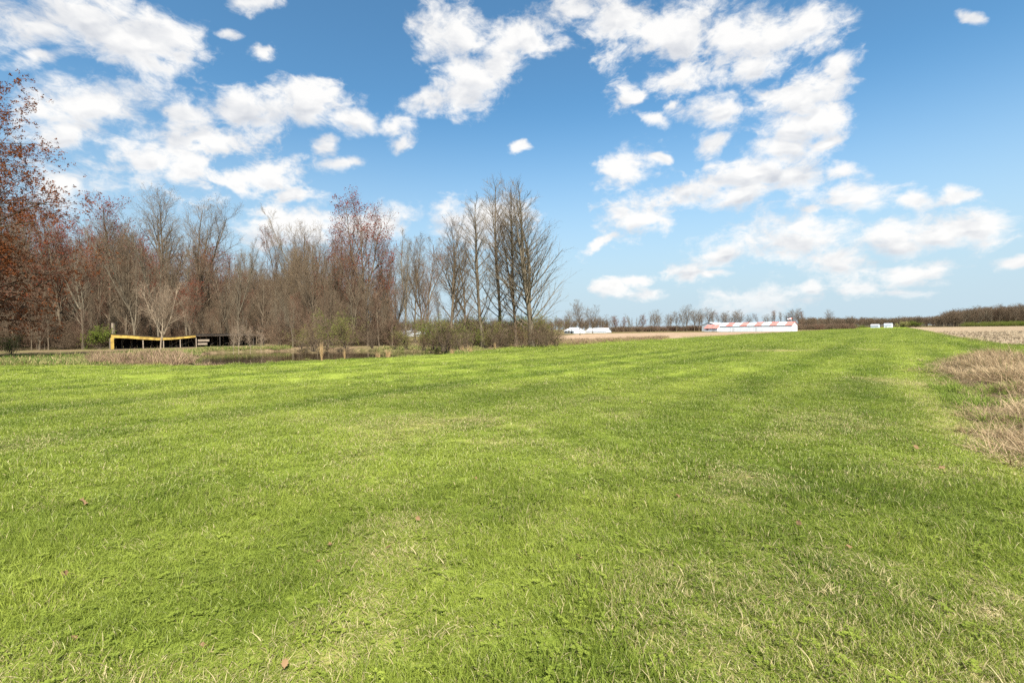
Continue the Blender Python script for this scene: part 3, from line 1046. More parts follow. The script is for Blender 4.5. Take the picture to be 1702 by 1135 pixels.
def tips_quads(r, pts, size, per=1, spread=0.08):
    p = np.repeat(pts, per, 0) + r.normal(0, spread, (len(pts) * per, 3))
    n = len(p)
    a = norm(r.normal(0, 1, (n, 3)))
    b = norm(np.cross(a, r.normal(0, 1, (n, 3))))
    s = size * (.5 + r.random((n, 1)))
    V_ = np.stack([p - a * s, p + b * s * .5, p + a * s, p - b * s * .5], 1).reshape(-1, 3)
    return V_, np.arange(n * 4).reshape(-1, 4)


def tree_meshes(seed, H=14., r0=.17, stems=1, fork=(.2, .4), fork_ang=.22, f0=.35, n1=20, len1=.34, taper=.75, ang1=.75, up1=.10, wob=.10,
                n2=8, n3=7, n4=3, tw=.0065, bark='bark', twig='twig', bud=None, budsize=.05, budp=.5, bud_lo=.3, budper=1, lean=0.0, droop=0.0, up2=.06, ang2=.55, wob2=.10):
    r = np.random.default_rng(seed)
    m = 13
    tr = np.linspace(0, 1, m)
    d = norm(np.array([[lean, 0, 1.]]))
    P = np.zeros((1, m, 3))
    wv = r.normal(0, .03, (m, 3)).cumsum(0) * .5
    for j in range(1, m):
        d = norm(d + np.array((0, 0, .03)) + np.append(r.normal(0, .035, 2), 0))
        P[:, j] = P[:, j - 1] + d * H * .96 / (m - 1)
    rad = (r0 * ((1 - tr) ** .85 * .93 + .07) * (1 + .55 * np.exp(-tr * 22)))[None]
    leaders, lrad = P, rad
    parts = [tubes(P, rad, 8)]
    if stems > 1:
        C, cr = spawn(r, P, rad, stems - 1, fork[0], fork[1], lambda t, L: L * (1 - t) * 1.0, fork_ang, .06, .05, .04, m, .02, .8)
        cr = np.maximum(cr, .02) * 1.0
        cr = np.maximum(cr, (r0 * .62 * (1 - tr) ** .85 + .012)[None])
        parts.append(tubes(C, cr, 7))
        leaders, lrad = np.concatenate([P, C]), np.concatenate([rad, cr])
    C1, r1 = [], []
    for i in range(len(leaders)):
        lo_t = f0 if i == 0 else max(.12, (f0 - .25))
        c, q = spawn(r, leaders[i:i + 1], lrad[i:i + 1], n1 if i == 0 else int(n1 * .75), lo_t, .99,
                     lambda t, L: H * len1 * (1 - taper * np.clip((t - lo_t) / (1 - lo_t), 0, 1) ** 1.2) * (1 if i == 0 else .8), ang1, .12, up1, wob, 7, .016, .62, droop)
        C1.append(c)
        r1.append(q)
    C1, r1 = np.concatenate(C1), np.concatenate(r1)
    parts.append(tubes(C1, r1, 5))
    C2, r2 = spawn(r, C1, r1, n2, .18, 1., lambda t, L: L * .46 * (1 - .5 * t) + .15, ang2, .16, up2, wob2, 5, tw * 1.25, .6, droop * .7)
    C3, r3 = spawn(r, C2, r2, n3, .12, 1., lambda t, L: L * .5 * (1 - .4 * t) + .12, ang2 + .05, .2, up2, wob2, 3, tw * .9, .6, droop * .5)
    tp = spawn(r, leaders, lrad, 14, .6, 1., lambda t, L: H * .06 + t * 0, .5, .2, .1, .1, 3, tw, .4)
    crown = [tubes(C2, r2, 4), tubes(C3, r3, 3), tubes(*tp, 3)]
    tips = [C3[:, -1], C2[:, -1]]
    if n4:
        C4, r4 = spawn(r, C3, r3, n4, .2, 1., lambda t, L: L * .6 + .08, ang2 + .05, .2, up2, .08, 2, tw * .7, .7)
        crown.append(tubes(C4, r4, 3))
        tips.append(C4[:, -1])
    tv_, tq = merge(parts)
    cv, cq = merge(crown)
    res = [('trunk', mesh_np('trunk', tv_, tq, None, M[bark], True)), ('crown', mesh_np('crown', cv, cq, None, M[twig], True))]
    if bud:
        tp_ = np.concatenate(tips)
        z = tp_[:, 2] / H
        nz = vnoise(tp_[:, 0] * .55 + seed, tp_[:, 2] * .55) * .6 + vnoise(tp_[:, 1] * .8, tp_[:, 2] * .9 + seed) * .4
        pk = r.random(len(tp_)) < budp * sstep(bud_lo, bud_lo + .35, z) * sstep(.25, .6, nz)
        if pk.sum():
            res.append(('buds', mesh_np('buds', *tips_quads(r, tp_[pk], budsize, budper), None, M[bud])))
    return res


def make_thing(name, protos, loc, rz, scale, label, cat, group=None):
    e = empty(name, loc, rz)
    e.scale = scale if hasattr(scale, '__len__') else (scale,) * 3
    tag(e, label, cat, group)
    for pn, me in protos:
        o_ = link(pn, me, e)
        if pn in ('buds', 'leaves', 'crown'):
            o_['kind'] = 'stuff'
    return e


K = {}
K['oak'] = (15, [tree_meshes(1, 15, .22, 2, (.28, .34), .35, .20, 24, .40, .55, .72, .10, .12, 8, 6, 2, .0065, 'bark', 'twig', 'bud_olive', .04, .25, .4),
                 tree_meshes(2, 15, .20, 3, (.22, .42), .38, .22, 20, .36, .55, .70, .11, .12, 8, 6, 2, .0065, 'bark', 'twig', 'bud_olive', .04, .25, .4)])
K['red'] = (15, [tree_meshes(11, 15, .18, 4, (.10, .38), .30, .22, 18, .30, .45, .62, .12, .10, 7, 5, 2, .006, 'bark', 'twig_red', 'bud_red', .080, .85, .25),
                 tree_meshes(12, 15, .17, 3, (.15, .4), .34, .22, 20, .32, .45, .62, .12, .10, 7, 5, 2, .006, 'bark', 'twig_red', 'bud_red', .080, .85, .25)])
SL_ = dict(taper=.5, wob=.06, n2=7, n3=5, n4=1, up2=.09, ang2=.48, wob2=.07, tw=.0072)
K['slim'] = (15, [tree_meshes(21, 15, .135, 2, (.3, .45), .14, .10, 26, .22, ang1=.55, up1=.14, twig='twig', **SL_),
                  tree_meshes(22, 15, .13, 3, (.12, .4), .17, .14, 20, .20, ang1=.52, up1=.15, twig='twig_grey', bark='bark_grey', **SL_),
                  tree_meshes(23, 15, .145, 2, (.2, .4), .24, .08, 24, .26, ang1=.62, up1=.12, twig='twig', **SL_),
                  tree_meshes(24, 15, .12, 2, (.2, .5), .18, .12, 24, .22, ang1=.55, up1=.13, twig='twig_red', bud='bud_red', budsize=.06, budp=.35, bud_lo=.45, **SL_)])
TL_ = dict(n2=8, n3=4, n4=0, up2=.05, ang2=.42, wob2=.05, tw=.0085)
K['tall'] = (20, [tree_meshes(31, 20, .30, 3, (.12, .30), .07, .10, 48, .30, .78, .74, .055, .035, bark='bark_grey', twig='twig_grey', **TL_),
                  tree_meshes(32, 20, .20, 2, (.35, .5), .10, .14, 36, .22, .60, .66, .06, .035, bark='bark_grey', twig='twig_grey', **TL_),
                  tree_meshes(33, 20, .18, 3, (.10, .4), .15, .14, 30, .24, .50, .60, .075, .04, bark='bark', twig='twig', **TL_)])
K['russet'] = (22, [tree_meshes(41, 22, .30, 2, (.15, .3), .25, .06, 84, .40, .30, 1.2, .012, .08, 8, 6, 2, .006, 'bark', 'twig_red', 'bud_russet', .066, 2.6, -.6, 10,
                                droop=.012, up2=.02, ang2=.6)])
K['small'] = (4, [tree_meshes(51, 4, .065, 3, (.15, .4), .45, .22, 12, .42, .5, .75, .08, .10, 6, 5, 2, .006, 'bark_pale', 'twig_pale'),
                  tree_meshes(52, 4, .040, 2, (.2, .5), .30, .25, 12, .30, .5, .80, .10, .10, 5, 4, 2, .006, 'bark_pale', 'twig_pale')])


def bush_meshes(seed, H=3., stems=14, spread=.9, leaf='leaf_green', leafp=.6, leafsize=.05, twig='twig', n2=7, n3=6, droop=0.0):
    r = np.random.default_rng(seed)
    m = 6
    a = r.random(stems) * 6.28
    P = np.zeros((stems, m, 3))
    rr = .25 * H * .3 * r.random(stems)
    P[:, 0, 0], P[:, 0, 1] = rr * np.cos(a), rr * np.sin(a)
    th = np.abs(r.normal(0, .42 * spread, stems))
    d = np.stack([np.sin(th) * np.cos(a), np.sin(th) * np.sin(a), np.cos(th)], -1)
    L = H * (.6 + .45 * r.random(stems))
    for j in range(1, m):
        d = norm(d + r.normal(0, .10, (stems, 3)) + np.array((0, 0, .02 - droop * j)))
        P[:, j] = P[:, j - 1] + d * (L / (m - 1))[:, None]
    P[..., 2] = np.maximum(P[..., 2], 0.02)
    rad = (.012 * H / 3 + .012) * (1 - .7 * np.linspace(0, 1, m))[None].repeat(stems, 0)
    C2, r2 = spawn(r, P, rad, n2, .12, 1., lambda t, L: L * .45 * (1 - .4 * t), .75, .25, .05, .13, 5, .007, .6, droop)
    C3, r3 = spawn(r, C2, r2, n3, .1, 1., lambda t, L: L * .5 + .08, .75, .25, .04, .15, 3, .006, .7, droop)
    tv_, tq = tubes(P, rad, 5)
    cv, cq = merge([tubes(C2, r2, 3), tubes(C3, r3, 3)])
    res = [('stems', mesh_np('stems', tv_, tq, None, M['bark'], True)), ('crown', mesh_np('crown', cv, cq, None, M[twig], True))]
    if leaf:
        tp = np.concatenate([C3[:, -1], C3[:, 1], C2[:, -1], C2[:, 3]])
        tp = tp[r.random(len(tp)) < leafp * sstep(.2, .6, vnoise(tp[:, 0] * 1.3 + seed, tp[:, 2] * 1.3))]
        res.append(('leaves', mesh_np('leaves', *tips_quads(r, tp, leafsize, 3, .07), None, M[leaf])))
    return res


K['green_bush'] = (3, [bush_meshes(61, 3, 13, 1.0, 'leaf_green', 1.2, .042), bush_meshes(62, 3, 13, 1.2, 'leaf_olive', 1.0, .042)])
K['brown_bush'] = (3, [bush_meshes(63, 3, 16, 1.1, None, twig='twig'), bush_meshes(64, 3, 16, 1.0, 'leaf_olive', .22, .03, 'twig_red')])
K['vine_mound'] = (3, [bush_meshes(65, 3, 22, 1.9, 'bud_olive', .15, .03, 'twig', 8, 7, .06)])
K['evergreen_bush'] = (3, [bush_meshes(66, 3, 22, 1.2, 'leaf_green', 1.0, .075)])
K['yellow_bush'] = (3, [bush_meshes(67, 3, 18, 1.1, 'leaf_yellow', 1.0, .08)])

rnd = random.Random(4)


def grow(kind, i, p, height, label, cat, group=None, rz=None, wide=1.0, name=None):
    h0, ms = K[kind]
    s = height / h0
    nm = name or {'small': 'young_tree', 'green_bush': 'green_bush', 'brown_bush': 'brown_bush', 'vine_mound': 'vine_covered_bush',
                  'evergreen_bush': 'green_bush', 'yellow_bush': 'yellow_bush', 'red': 'red_maple_tree', 'oak': 'bare_oak_tree',
                  'tall': 'tall_bare_tree', 'russet': 'russet_tree'}.get(kind, 'bare_tree')
    return make_thing(nm, ms[i % len(ms)], (p.x, p.y, -.05), rnd.random() * 6.28 if rz is None else rz, (s * wide, s * wide, s), label, cat, group)


def px_tree(kind, i, x, base_y, top_y, label, cat='tree', group=None, rz=None, wide=1.0, xt=None):
    p = gp(x, base_y)
    return grow(kind, i, p, top_height(p, top_y, x), label, cat, group, rz, wide)


# the ones that stand out
p = at_depth(-165, 36)
grow('russet', 0, p, 20.5, 'big russet-leaved tree reaching into the picture at its left edge', 'tree', rz=.6, wide=1.12)
px_tree('red', 0, 200, 573, 360, 'maple with a deep red top left of the two round bare oaks')
px_tree('oak', 0, 268, 572, 350, 'round-crowned bare oak just behind the pale young tree and shed', rz=2.2)
px_tree('oak', 1, 332, 569, 363, 'second round bare oak, behind the middle of the low shed', rz=.7)
px_tree('red', 1, 606, 573, 349, 'tallest red-budded maple behind the pond, above the leafy bushes', rz=1.0)
px_tree('red', 0, 557, 570, 400, 'thick dark-trunked maple with red buds low down beside the pond', rz=3.0)
px_tree('red', 1, 643, 572, 408, 'slender red-budded maple right of the tallest maple by the pond', rz=2.0, wide=.7)
px_tree('slim', 3, 455, 566, 398, 'thin tree with a red top behind the right end of the shed', wide=1.1)
px_tree('slim', 1, 521, 567, 376, 'grey upright bare tree rising left of the red maples', wide=1.1)
px_tree('slim', 1, 674, 571, 394, 'slim bare tree standing alone right of the red maples')
px_tree('slim', 0, 690, 570, 402, 'thin bare tree beside the gap that shows the far white sheds')
px_tree('slim', 3, 712, 572, 420, 'reddish twiggy tree left of the tall bare group', wide=1.3)
px_tree('tall', 2, 748, 582, 366, 'leftmost bare tree of the tall group at the end of the pond', rz=1.2, wide=1.3)
px_tree('tall', 1, 803, 578, 355, 'second bare tree of the tall group, above the thicket', rz=4.0, wide=1.5)
px_tree('tall', 1, 832, 576, 322, 'bare tree of the tall group leaning between its neighbours', rz=2.0, wide=1.3)
px_tree('tall', 2, 858, 577, 317, 'tall bare tree just left of the broadest tree of the group', rz=5.0, wide=1.15)
px_tree('tall', 0, 884, 577, 314, 'broadest and tallest bare tree, rightmost of the tall group', rz=.4, wide=1.28)
px_tree('slim', 2, 775, 580, 395, 'slim bare tree half hidden among the tall group', wide=1.3)
px_tree('small', 0, 267, 584, 492, 'pale young bare tree in front of the sagging yellow shed', rz=1.0, wide=.8)
for i, (x, by, ty, lab) in enumerate(((388, 588, 545, 'leftmost of the pale saplings on the far pond bank'),
                                      (397, 588, 538, 'tallest pale sapling on the far pond bank'),
                                      (416, 587, 545, 'pale sapling third along the far pond bank'),
                                      (434, 586, 548, 'rightmost pale sapling on the far pond bank'))):
    px_tree('small', 1, x, by, ty, lab, 'sapling', wide=.7)

# the wood behind
WL = {'slim': 'thin bare tree among many in the brown wood', 'oak': 'spreading bare tree deep in the brown wood', 'red': 'red-budded tree deep in the brown wood'}
spots = []
tries = 0
while len(spots) < 190 and tries < 20000:
    tries += 1
    x = rnd.uniform(-120, 668)
    if rnd.random() < .06:
        x = rnd.uniform(665, 740)
    y = rnd.uniform(68, 150)
    if 470 < x < 560 and y < 74:
        continue
    if x > 560 and y > 100:
        continue
    if x > 640 and (y > 92 or rnd.random() < .5):
        continue
    q = at_depth(x, y)
    if any((q - s).length < 1.7 for s in spots):
        continue
    uq, vq = uv_of(np.array(q))
    if y < 90 and 8 < uq < 42 and vq > -90 and abs(x - 310) < 160 and y < 84:
        continue
    spots.append(q)
for q in spots:
    px = 851 + FPX * q.x / q.y
    k = rnd.choices(('slim', 'oak', 'red'), (.70, .14, .16))[0]
    edge = np.interp(px, (-150, 0, 60, 110, 170, 230, 300, 360, 420, 480, 560, 640, 720), (300, 320, 345, 372, 378, 385, 385, 400, 398, 402, 388, 402, 420))
    hh = top_height(q, edge + (rnd.uniform(0, 34) if rnd.random() < .42 else rnd.uniform(34, 105)) + (10 if k == 'red' else 0), px)
    where = ('far left under the russet tree' if px < 110 else 'left of the shed' if px < 190 else 'behind the yellow half of the shed' if px < 326 else
             'behind the charred half of the shed' if px < 442 else 'behind the vine-covered mound' if px < 540 else 'among the maples beyond the pond')
    lab = {'slim': 'thin bare tree', 'oak': 'spreading bare tree', 'red': 'red-budded tree'}[k] + (' deep in the wood ' if q.y > 95 else ' in the front of the wood ') + where
    grow(k, rnd.randrange(4), q, min(max(hh, 8), 23), lab, 'tree', 'trees of the brown wood', wide=rnd.uniform(.85, 1.15))
print('wood', len(spots))

# bushes
for i, (k, x, by, ty, lab, w) in enumerate((
        ('green_bush', 20, 590, 556, 'yellow-green bush at the left edge under the russet tree', 1.2),
        ('evergreen_bush', 165, 580, 548, 'leafy green bush left of the shed', 1.0),
        ('vine_mound', 520, 584, 534, 'brown vine-covered mound overhanging the far side of the pond', 1.05),
        ('green_bush', 500, 579, 545, 'low green bush left of the vine-covered mound', 1.1),
        ('green_bush', 545, 578, 520, 'tall bush in young green leaf behind the vine-covered mound', .95),
        ('green_bush', 575, 579, 528, 'green bush under the thick-trunked maple', 1.0),
        ('brown_bush', 620, 579, 545, 'brown bush under the tallest red maple', 1.2),
        ('brown_bush', 655, 580, 552, 'low brown bush right of the tallest red maple', 1.2),
        ('green_bush', 722, 581, 528, 'leftmost green bush of the thicket under the tall bare trees', 1.1),
        ('green_bush', 752, 582, 530, 'green bush around the leftmost tall bare trunk', 1.1),
        ('green_bush', 780, 580, 528, 'green bush between the first two tall bare trunks', 1.1),
        ('green_bush', 812, 579, 532, 'green bush right of the second tall bare trunk', 1.1),
        ('brown_bush', 840, 579, 538, 'brown bush in the middle of the thicket', 1.1),
        ('brown_bush', 868, 579, 536, 'brown bush at the foot of the broadest bare tree', 1.1),
        ('brown_bush', 893, 578, 528, 'tall brown bush right of the broadest bare trunk', 1.1),
        ('green_bush', 912, 577, 524, 'light green bush at the right end of the thicket', 1.0),
        ('brown_bush', 925, 577, 540, 'low brown bush closing the thicket on the right', 1.1),
        ('brown_bush', 705, 582, 550, 'low brown bush before the far white sheds', 1.2),
        ('brown_bush', 736, 583, 535, 'brown bush between the two leftmost green bushes of the thicket', 1.2),
        ('green_bush', 797, 576, 525, 'green bush behind the second tall bare trunk', 1.3),
        ('brown_bush', 824, 580, 538, 'low brown bush before the leaning bare trunk', 1.3),
        ('green_bush', 852, 575, 524, 'green bush behind the middle of the thicket', 1.3),
        ('brown_bush', 765, 584, 548, 'low brown bush behind the wide golden reed clump', 1.3),
        ('green_bush', 880, 574, 528, 'green bush behind the broadest bare trunk', 1.3),
        ('brown_bush', 905, 579, 545, 'low brown bush in front of the light green bush', 1.3),
        ('green_bush', 676, 580, 548, 'low green bush right of the red maples', 1.3))):
    px_tree(k, i, x, by, ty, lab, 'bush', wide=w)

def tree_mass(name, pts, hts, kinds=('slim',), wide=1.0):
    """far-off trees that read as one mass: trunk and crown meshes instanced together"""
    protos = []
    for kd in kinds:
        h0, ms = K[kd]
        for m_ in ms:
            a, b = m_[0][1], m_[1][1]
            protos.append((h0, a, b, m_[2][1] if len(m_) > 2 else None))
    n = len(pts)
    pk = R.integers(0, len(protos), n)
    z = R.random(n) * 6.28
    flat_, idx, P3, rot, sc = [], [], [], [], []
    for j, (h0, *mm) in enumerate(protos):
        for me_ in mm:
            if me_ is None:
                continue
            if me_.name.startswith('buds'):
                continue
            flat_.append(me_)
            sel = np.where(pk == j)[0]
            idx += [len(flat_) - 1] * len(sel)
            P3.append(pts[sel])
            rot.append(np.stack([0 * z[sel], 0 * z[sel], z[sel]], -1))
            h = hts[sel] / h0
            sc.append(np.stack([h * wide, h * wide, h], -1))
    P3, rot, sc = np.concatenate(P3), np.concatenate(rot), np.concatenate(sc)
    return scatter(name, flat_, P3, rot, sc, idx, {'tone': R.random(len(P3))})


def region(x0, x1, y0, y1, n):
    xs, ys = R.uniform(x0, x1, n), R.uniform(y0, y1, n)
    return np.array([tuple(at_depth(a, b)) for a, b in zip(xs, ys)]), xs, ys


# undergrowth and the deeper trees of the wood
n_ = 420
UG = [K['brown_bush'][1][0][1][1], K['brown_bush'][1][1][1][1], K['vine_mound'][1][0][1][1]]
n = 800
xs, ys = R.uniform(-140, 660, n), R.uniform(67, 125, n)
q = np.array([tuple(at_depth(a, b)) for a, b in zip(xs, ys)])
uq, vq = uv_of(q[:, :2])
near_shed = (np.abs(xs - 312) < 150) & (ys < 88)
q = q[~near_shed]
n = len(q)
s = R.uniform(.6, 1.5, n)
us_ = region(-140, 655, 66, 105, 480)[0]
us_ = us_[~((np.abs(851 + FPX * us_[:, 0] / us_[:, 1] - 312) < 150) & (us_[:, 1] < 86))]
tree_mass('understorey', us_, R.uniform(3.5, 8.5, len(us_)), ('slim',), 1.0)
tk_ = region(700, 930, 56, 72, 60)[0]
tk_ = tk_[uv_of(tk_[:, :2])[1] < v_left(uv_of(tk_[:, :2])[0]) - 2]
ts_ = R.uniform(.35, 1.2, len(tk_)) * (.6 + .8 * fbm(tk_[:, 0] * .25, tk_[:, 1] * .2, 2))
scatter('thicket', UG + [K['green_bush'][1][0][2][1]], tk_, turns(len(tk_), .05), np.stack([ts_ * 1.3, ts_ * 1.3, ts_], -1), R.integers(0, 4, len(tk_)), {'tone': R.random(len(tk_))})
scatter('undergrowth', UG, q, turns(n, .05), np.stack([s * 1.3, s * 1.3, s], -1), R.integers(0, 3, n), {'tone': R.random(n)})


P3, xs, ys = region(-150, 600, 120, 230, 300)
hh = np.array([top_height(Vector(p_), np.interp(x, (-150, 100, 300, 600), (432, 450, 460, 462)) + R.uniform(0, 40), x) for p_, x in zip(P3, xs)])
tree_mass('deep_wood', P3, np.clip(hh, 8, 26), ('slim', 'oak'))
# brown far wood seen between the trunks and behind the first fields
P3, xs, ys = region(560, 1010, 380, 470, 420)
tree_mass('far_wood', P3, R.uniform(6, 11, len(P3)), ('slim', 'oak'), 1.5)
# woods right of the strip, rising to the right edge
P3, xs, ys = region(1556, 1960, 470, 640, 900)
hh = np.interp(xs, (1556, 1580, 1640, 1702, 1960), (9, 14.5, 17, 19, 22)) * R.uniform(.85, 1.08, len(xs))
tree_mass('right_wood', P3, hh, ('oak', 'slim'), 1.5)
P3, xs, ys = region(1330, 1600, 560, 720, 700)
hh = np.interp(xs, (1330, 1400, 1480, 1560, 1600), (11, 11, 10, 11, 13)) * R.uniform(.8, 1.1, len(xs))
tree_mass('far_treeline', P3, hh, ('oak', 'slim'), 1.6)

ORDS = ('first second third fourth fifth sixth seventh eighth ninth tenth eleventh twelfth thirteenth fourteenth fifteenth sixteenth seventeenth '
        'eighteenth nineteenth twentieth twenty-first twenty-second twenty-third twenty-fourth twenty-fifth').split()


def ordinals(objs, text):
    for k_, o_ in enumerate(sorted(objs, key=lambda o_: o_.location.x / o_.location.y)):
        o_['label'] = text % ORDS[k_]


# the hedge line of trees beyond the bare field
FL = {'slim': 'narrow bare tree in the far row beyond the bare field', 'oak': 'rounded bare tree in the far row beyond the bare field',
      'red': 'reddish tree in the far row beyond the bare field'}
row = [(1015, 528), (1024, 530), (1033, 531), (1043, 529), (1052, 526), (1061, 525), (1070, 528), (1079, 527), (1088, 521), (1098, 528), (1107, 527), (1116, 525),
       (1125, 522), (1134, 523), (1142, 514), (1151, 522), (1160, 520), (1168, 522), (1176, 518), (1185, 521), (1194, 521), (1203, 523), (1212, 525), (1221, 521), (1230, 524),
       (1246, 528), (1262, 524), (1270, 527), (1284, 521), (1292, 519), (1300, 521), (1309, 524), (1319, 519), (1327, 520), (1336, 520), (1343, 530), (1352, 531), (1361, 530)]
rowt = {'slim': [], 'oak': [], 'red': []}
for i, (x, ty) in enumerate(row):
    q = at_depth(x + rnd.uniform(-3, 3), rnd.uniform(268, 300) + max(0, x - 1190) * .35)
    k = 'red' if x in (1024, 1033, 1070) else rnd.choices(('slim', 'oak'), (.45, .55))[0]
    rowt[k].append(grow(k, rnd.randrange(4), q, top_height(q, ty - 1, x), FL[k], 'tree', 'far row of bare trees', wide=1.35))
for k, w_ in (('slim', 'narrow'), ('oak', 'rounded'), ('red', 'reddish')):
    ordinals(rowt[k], '%s ' + w_ + ' bare tree from the left in the far row behind the field')
for x, ty, y, lab in ((964, 508, 165, 'round bare tree in front of the white farm sheds'), (985, 515, 215, 'bare tree beside the far white shed'),
                      (946, 522, 220, 'bare tree by the small white farmhouse'), (1378, 519, 380, 'dark rounded tree standing clear right of the striped barn')):
    q = at_depth(x, y)
    grow('oak', rnd.randrange(2), q, top_height(q, ty, x), lab, 'tree', wide=1.2)
P3, xs, ys = region(1000, 1420, 285, 330, 700)
s = R.uniform(.7, 1.25, len(P3))
scatter('far_brush', UG, P3, turns(len(P3), .05), np.stack([s * 1.5, s * 1.5, s], -1), R.integers(0, 3, len(P3)), {'tone': R.random(len(P3))})
P3, xs, ys = region(1330, 1440, 370, 400, 90)
s = R.uniform(.5, 1.0, len(P3))
GL = [m_[2][1] for m_ in K['green_bush'][1]]
scatter('far_hedge', GL, P3, turns(len(P3), .05), np.stack([s * 1.6, s * 1.6, s], -1), R.integers(0, 2, len(P3)), {'tone': R.random(len(P3))})
P3, xs, ys = region(1598, 1760, 440, 462, 130)
s = R.uniform(.9, 1.6, len(P3))
scatter('wood_edge_shrubs', GL, P3, turns(len(P3), .05), np.stack([s * 2, s * 2, s], -1), R.integers(0, 2, len(P3)), {'tone': R.random(len(P3))})
for k, x, hgt, w, lab in (('yellow_bush', 1502, 5.0, 1.5, 'pale yellow flowering bush before the far treeline'),
                          ('yellow_bush', 1491, 3.6, .8, 'small pale bush left of the pale yellow flowering bush'),
                          ('evergreen_bush', 1512, 5.2, 1.6, 'green bush right beside the pale yellow bush'),
                          ('evergreen_bush', 1522, 4.6, 1.6, 'dark green bush at the far end of the strip')):
    grow(k, 0, at_depth(x, 470), hgt, lab, 'bush', wide=w)

# ------------------------------------------------------------------ dry reed clumps on the lawn edge
RD = [blades('reed_clump', 170, .05, .30, 1.75, .018, .16, M['straw_gold'], 4, 800 + i, .11) for i in range(2)]
RD += [blades('reed_clump', 120, .22, .2, 1.05, .018, .5, M['straw_gold'], 4, 810 + i, .30) for i in range(2)]
for k, x, by, sc, lab in ((0, 535, 600, .92, 'tall narrow golden reed clump standing alone at the pond edge'),
                          (2, 770, 586.5, .95, 'wide golden reed clump below the leftmost tall bare trees'),
                          (3, 782, 586, .95, 'golden reed clump joined to the wide clump on its right'),
                          (1, 823, 582, .55, 'small golden reed clump right of the wide clump'),
                          (3, 752, 588, .75, 'short leaning golden reed clump left of the wide clump'),
                          (1, 573, 597.5, .55, 'thin low golden reed clump right of the tall narrow clump'),
                          (2, 645, 593, .9, 'broad tan reed clump at the right end of the water'),
                          (3, 628, 594, .8, 'tan reed clump left of the broad tan clump')):
    q = gp(x, by)
    e = tag(link('reed_clump', RD[k]), lab, 'reeds')
    e.location, e.scale, e.rotation_euler = (q.x, q.y, -.02), (sc, sc, sc), (0, 0, rnd.random() * 6)

# ------------------------------------------------------------------ the sagging shed
M['yellow'] = plain('yellow_paint', (0.22, 0.14, 0.035), (0.50, 0.34, 0.075), 1.6, .75, .3)
M['char_and_shade'] = plain('charred_wood_and_shade', (0.014, 0.011, 0.009), (0.06, 0.048, 0.038), 4, .85, .6)  # charred wood; inside the shed its near-black also stands in for deep shade
M['old_wood'] = plain('weathered_wood', (0.17, 0.13, 0.095), (0.33, 0.27, 0.20), 3, .85, .4, stretch=(1, 1, 4))
M['dark_roof'] = plain('rusted_roofing', (0.035, 0.027, 0.022), (0.10, 0.07, 0.05), 2, .8, .3)
a, b = gp(185, 580.5), gp(440, 573.5)
SL = (b - a).length
shed = empty('collapsed_shed', a, math.atan2(b.y - a.y, b.x - a.x))
tag(shed, 'long low open shed with sagging yellow front board and charred right half', 'shed')
rf = lambda px_: (px_ - 185) / 255.0                            # not linear in depth: see xl


def xl(px_):
    """distance along the shed front seen at a column"""
    d = ray(px_, 575)
    den = (b.x - a.x) * d.y - (b.y - a.y) * d.x
    return SL * ((-a.x) * d.y - (-a.y) * d.x) / den


def zl(px_, py_):
    p_ = a + (b - a) * (xl(px_) / SL)
    return top_height(p_, py_, px_)


topline = [(185, 555.5), (212, 556.6), (238, 558.6), (262, 560.2), (285, 560.0), (305, 558.6), (326, 556.4)]
botline = [(185, 561.3), (212, 562.2), (238, 564.2), (262, 565.4), (285, 564.6), (305, 562.6), (326, 560.8)]
for j in range(len(topline) - 1):
    (x0, t0), (x1, t1), (_, b0), (_, b1) = topline[j], topline[j + 1], botline[j], botline[j + 1]
    X0, X1 = xl(x0), xl(x1) - .02
    vs = [(X0, -.03, zl(x0, b0)), (X1, -.03, zl(x1, b1)), (X1, -.03, zl(x1, t1)), (X0, -.03, zl(x0, t0)),
          (X0, .03, zl(x0, b0)), (X1, .03, zl(x1, b1)), (X1, .03, zl(x1, t1)), (X0, .03, zl(x0, t0))]
    MB().poly(vs, [(0, 1, 2, 3), (7, 6, 5, 4), (0, 4, 5, 1), (1, 5, 6, 2), (2, 6, 7, 3), (3, 7, 4, 0)]).build('fascia_board', M['yellow'], shed)
zt = zl(185, 561.3)
for k in range(6):
    MB().box(-.06, xl(189.5), -.05, .05, k * zt / 6 + .012, (k + 1) * zt / 6).build('corner_board', M['yellow'], shed)
DEP = 5.5
for j in range(len(topline) - 1):
    X0, X1 = xl(topline[j][0]), xl(topline[j + 1][0])
    z0, z1 = zl(*topline[j]), zl(*topline[j + 1])
    MB().poly([(X0, -.12, z0 + .005), (X1, -.12, z1 + .005), (X1, DEP, z1 - .25), (X0, DEP, z0 - .25), (X0, -.12, z0 + .06), (X1, -.12, z1 + .06), (X1, DEP, z1 - .19), (X0, DEP, z0 - .19)],
              [(0, 3, 2, 1), (4, 5, 6, 7), (0, 1, 5, 4), (1, 2, 6, 5), (2, 3, 7, 6), (3, 0, 4, 7)]).build('roof_sheet', M['dark_roof'], shed)
burn = [(326, 554.8), (356, 554.6), (386, 554.0), (412, 554.4), (440, 555.2)]
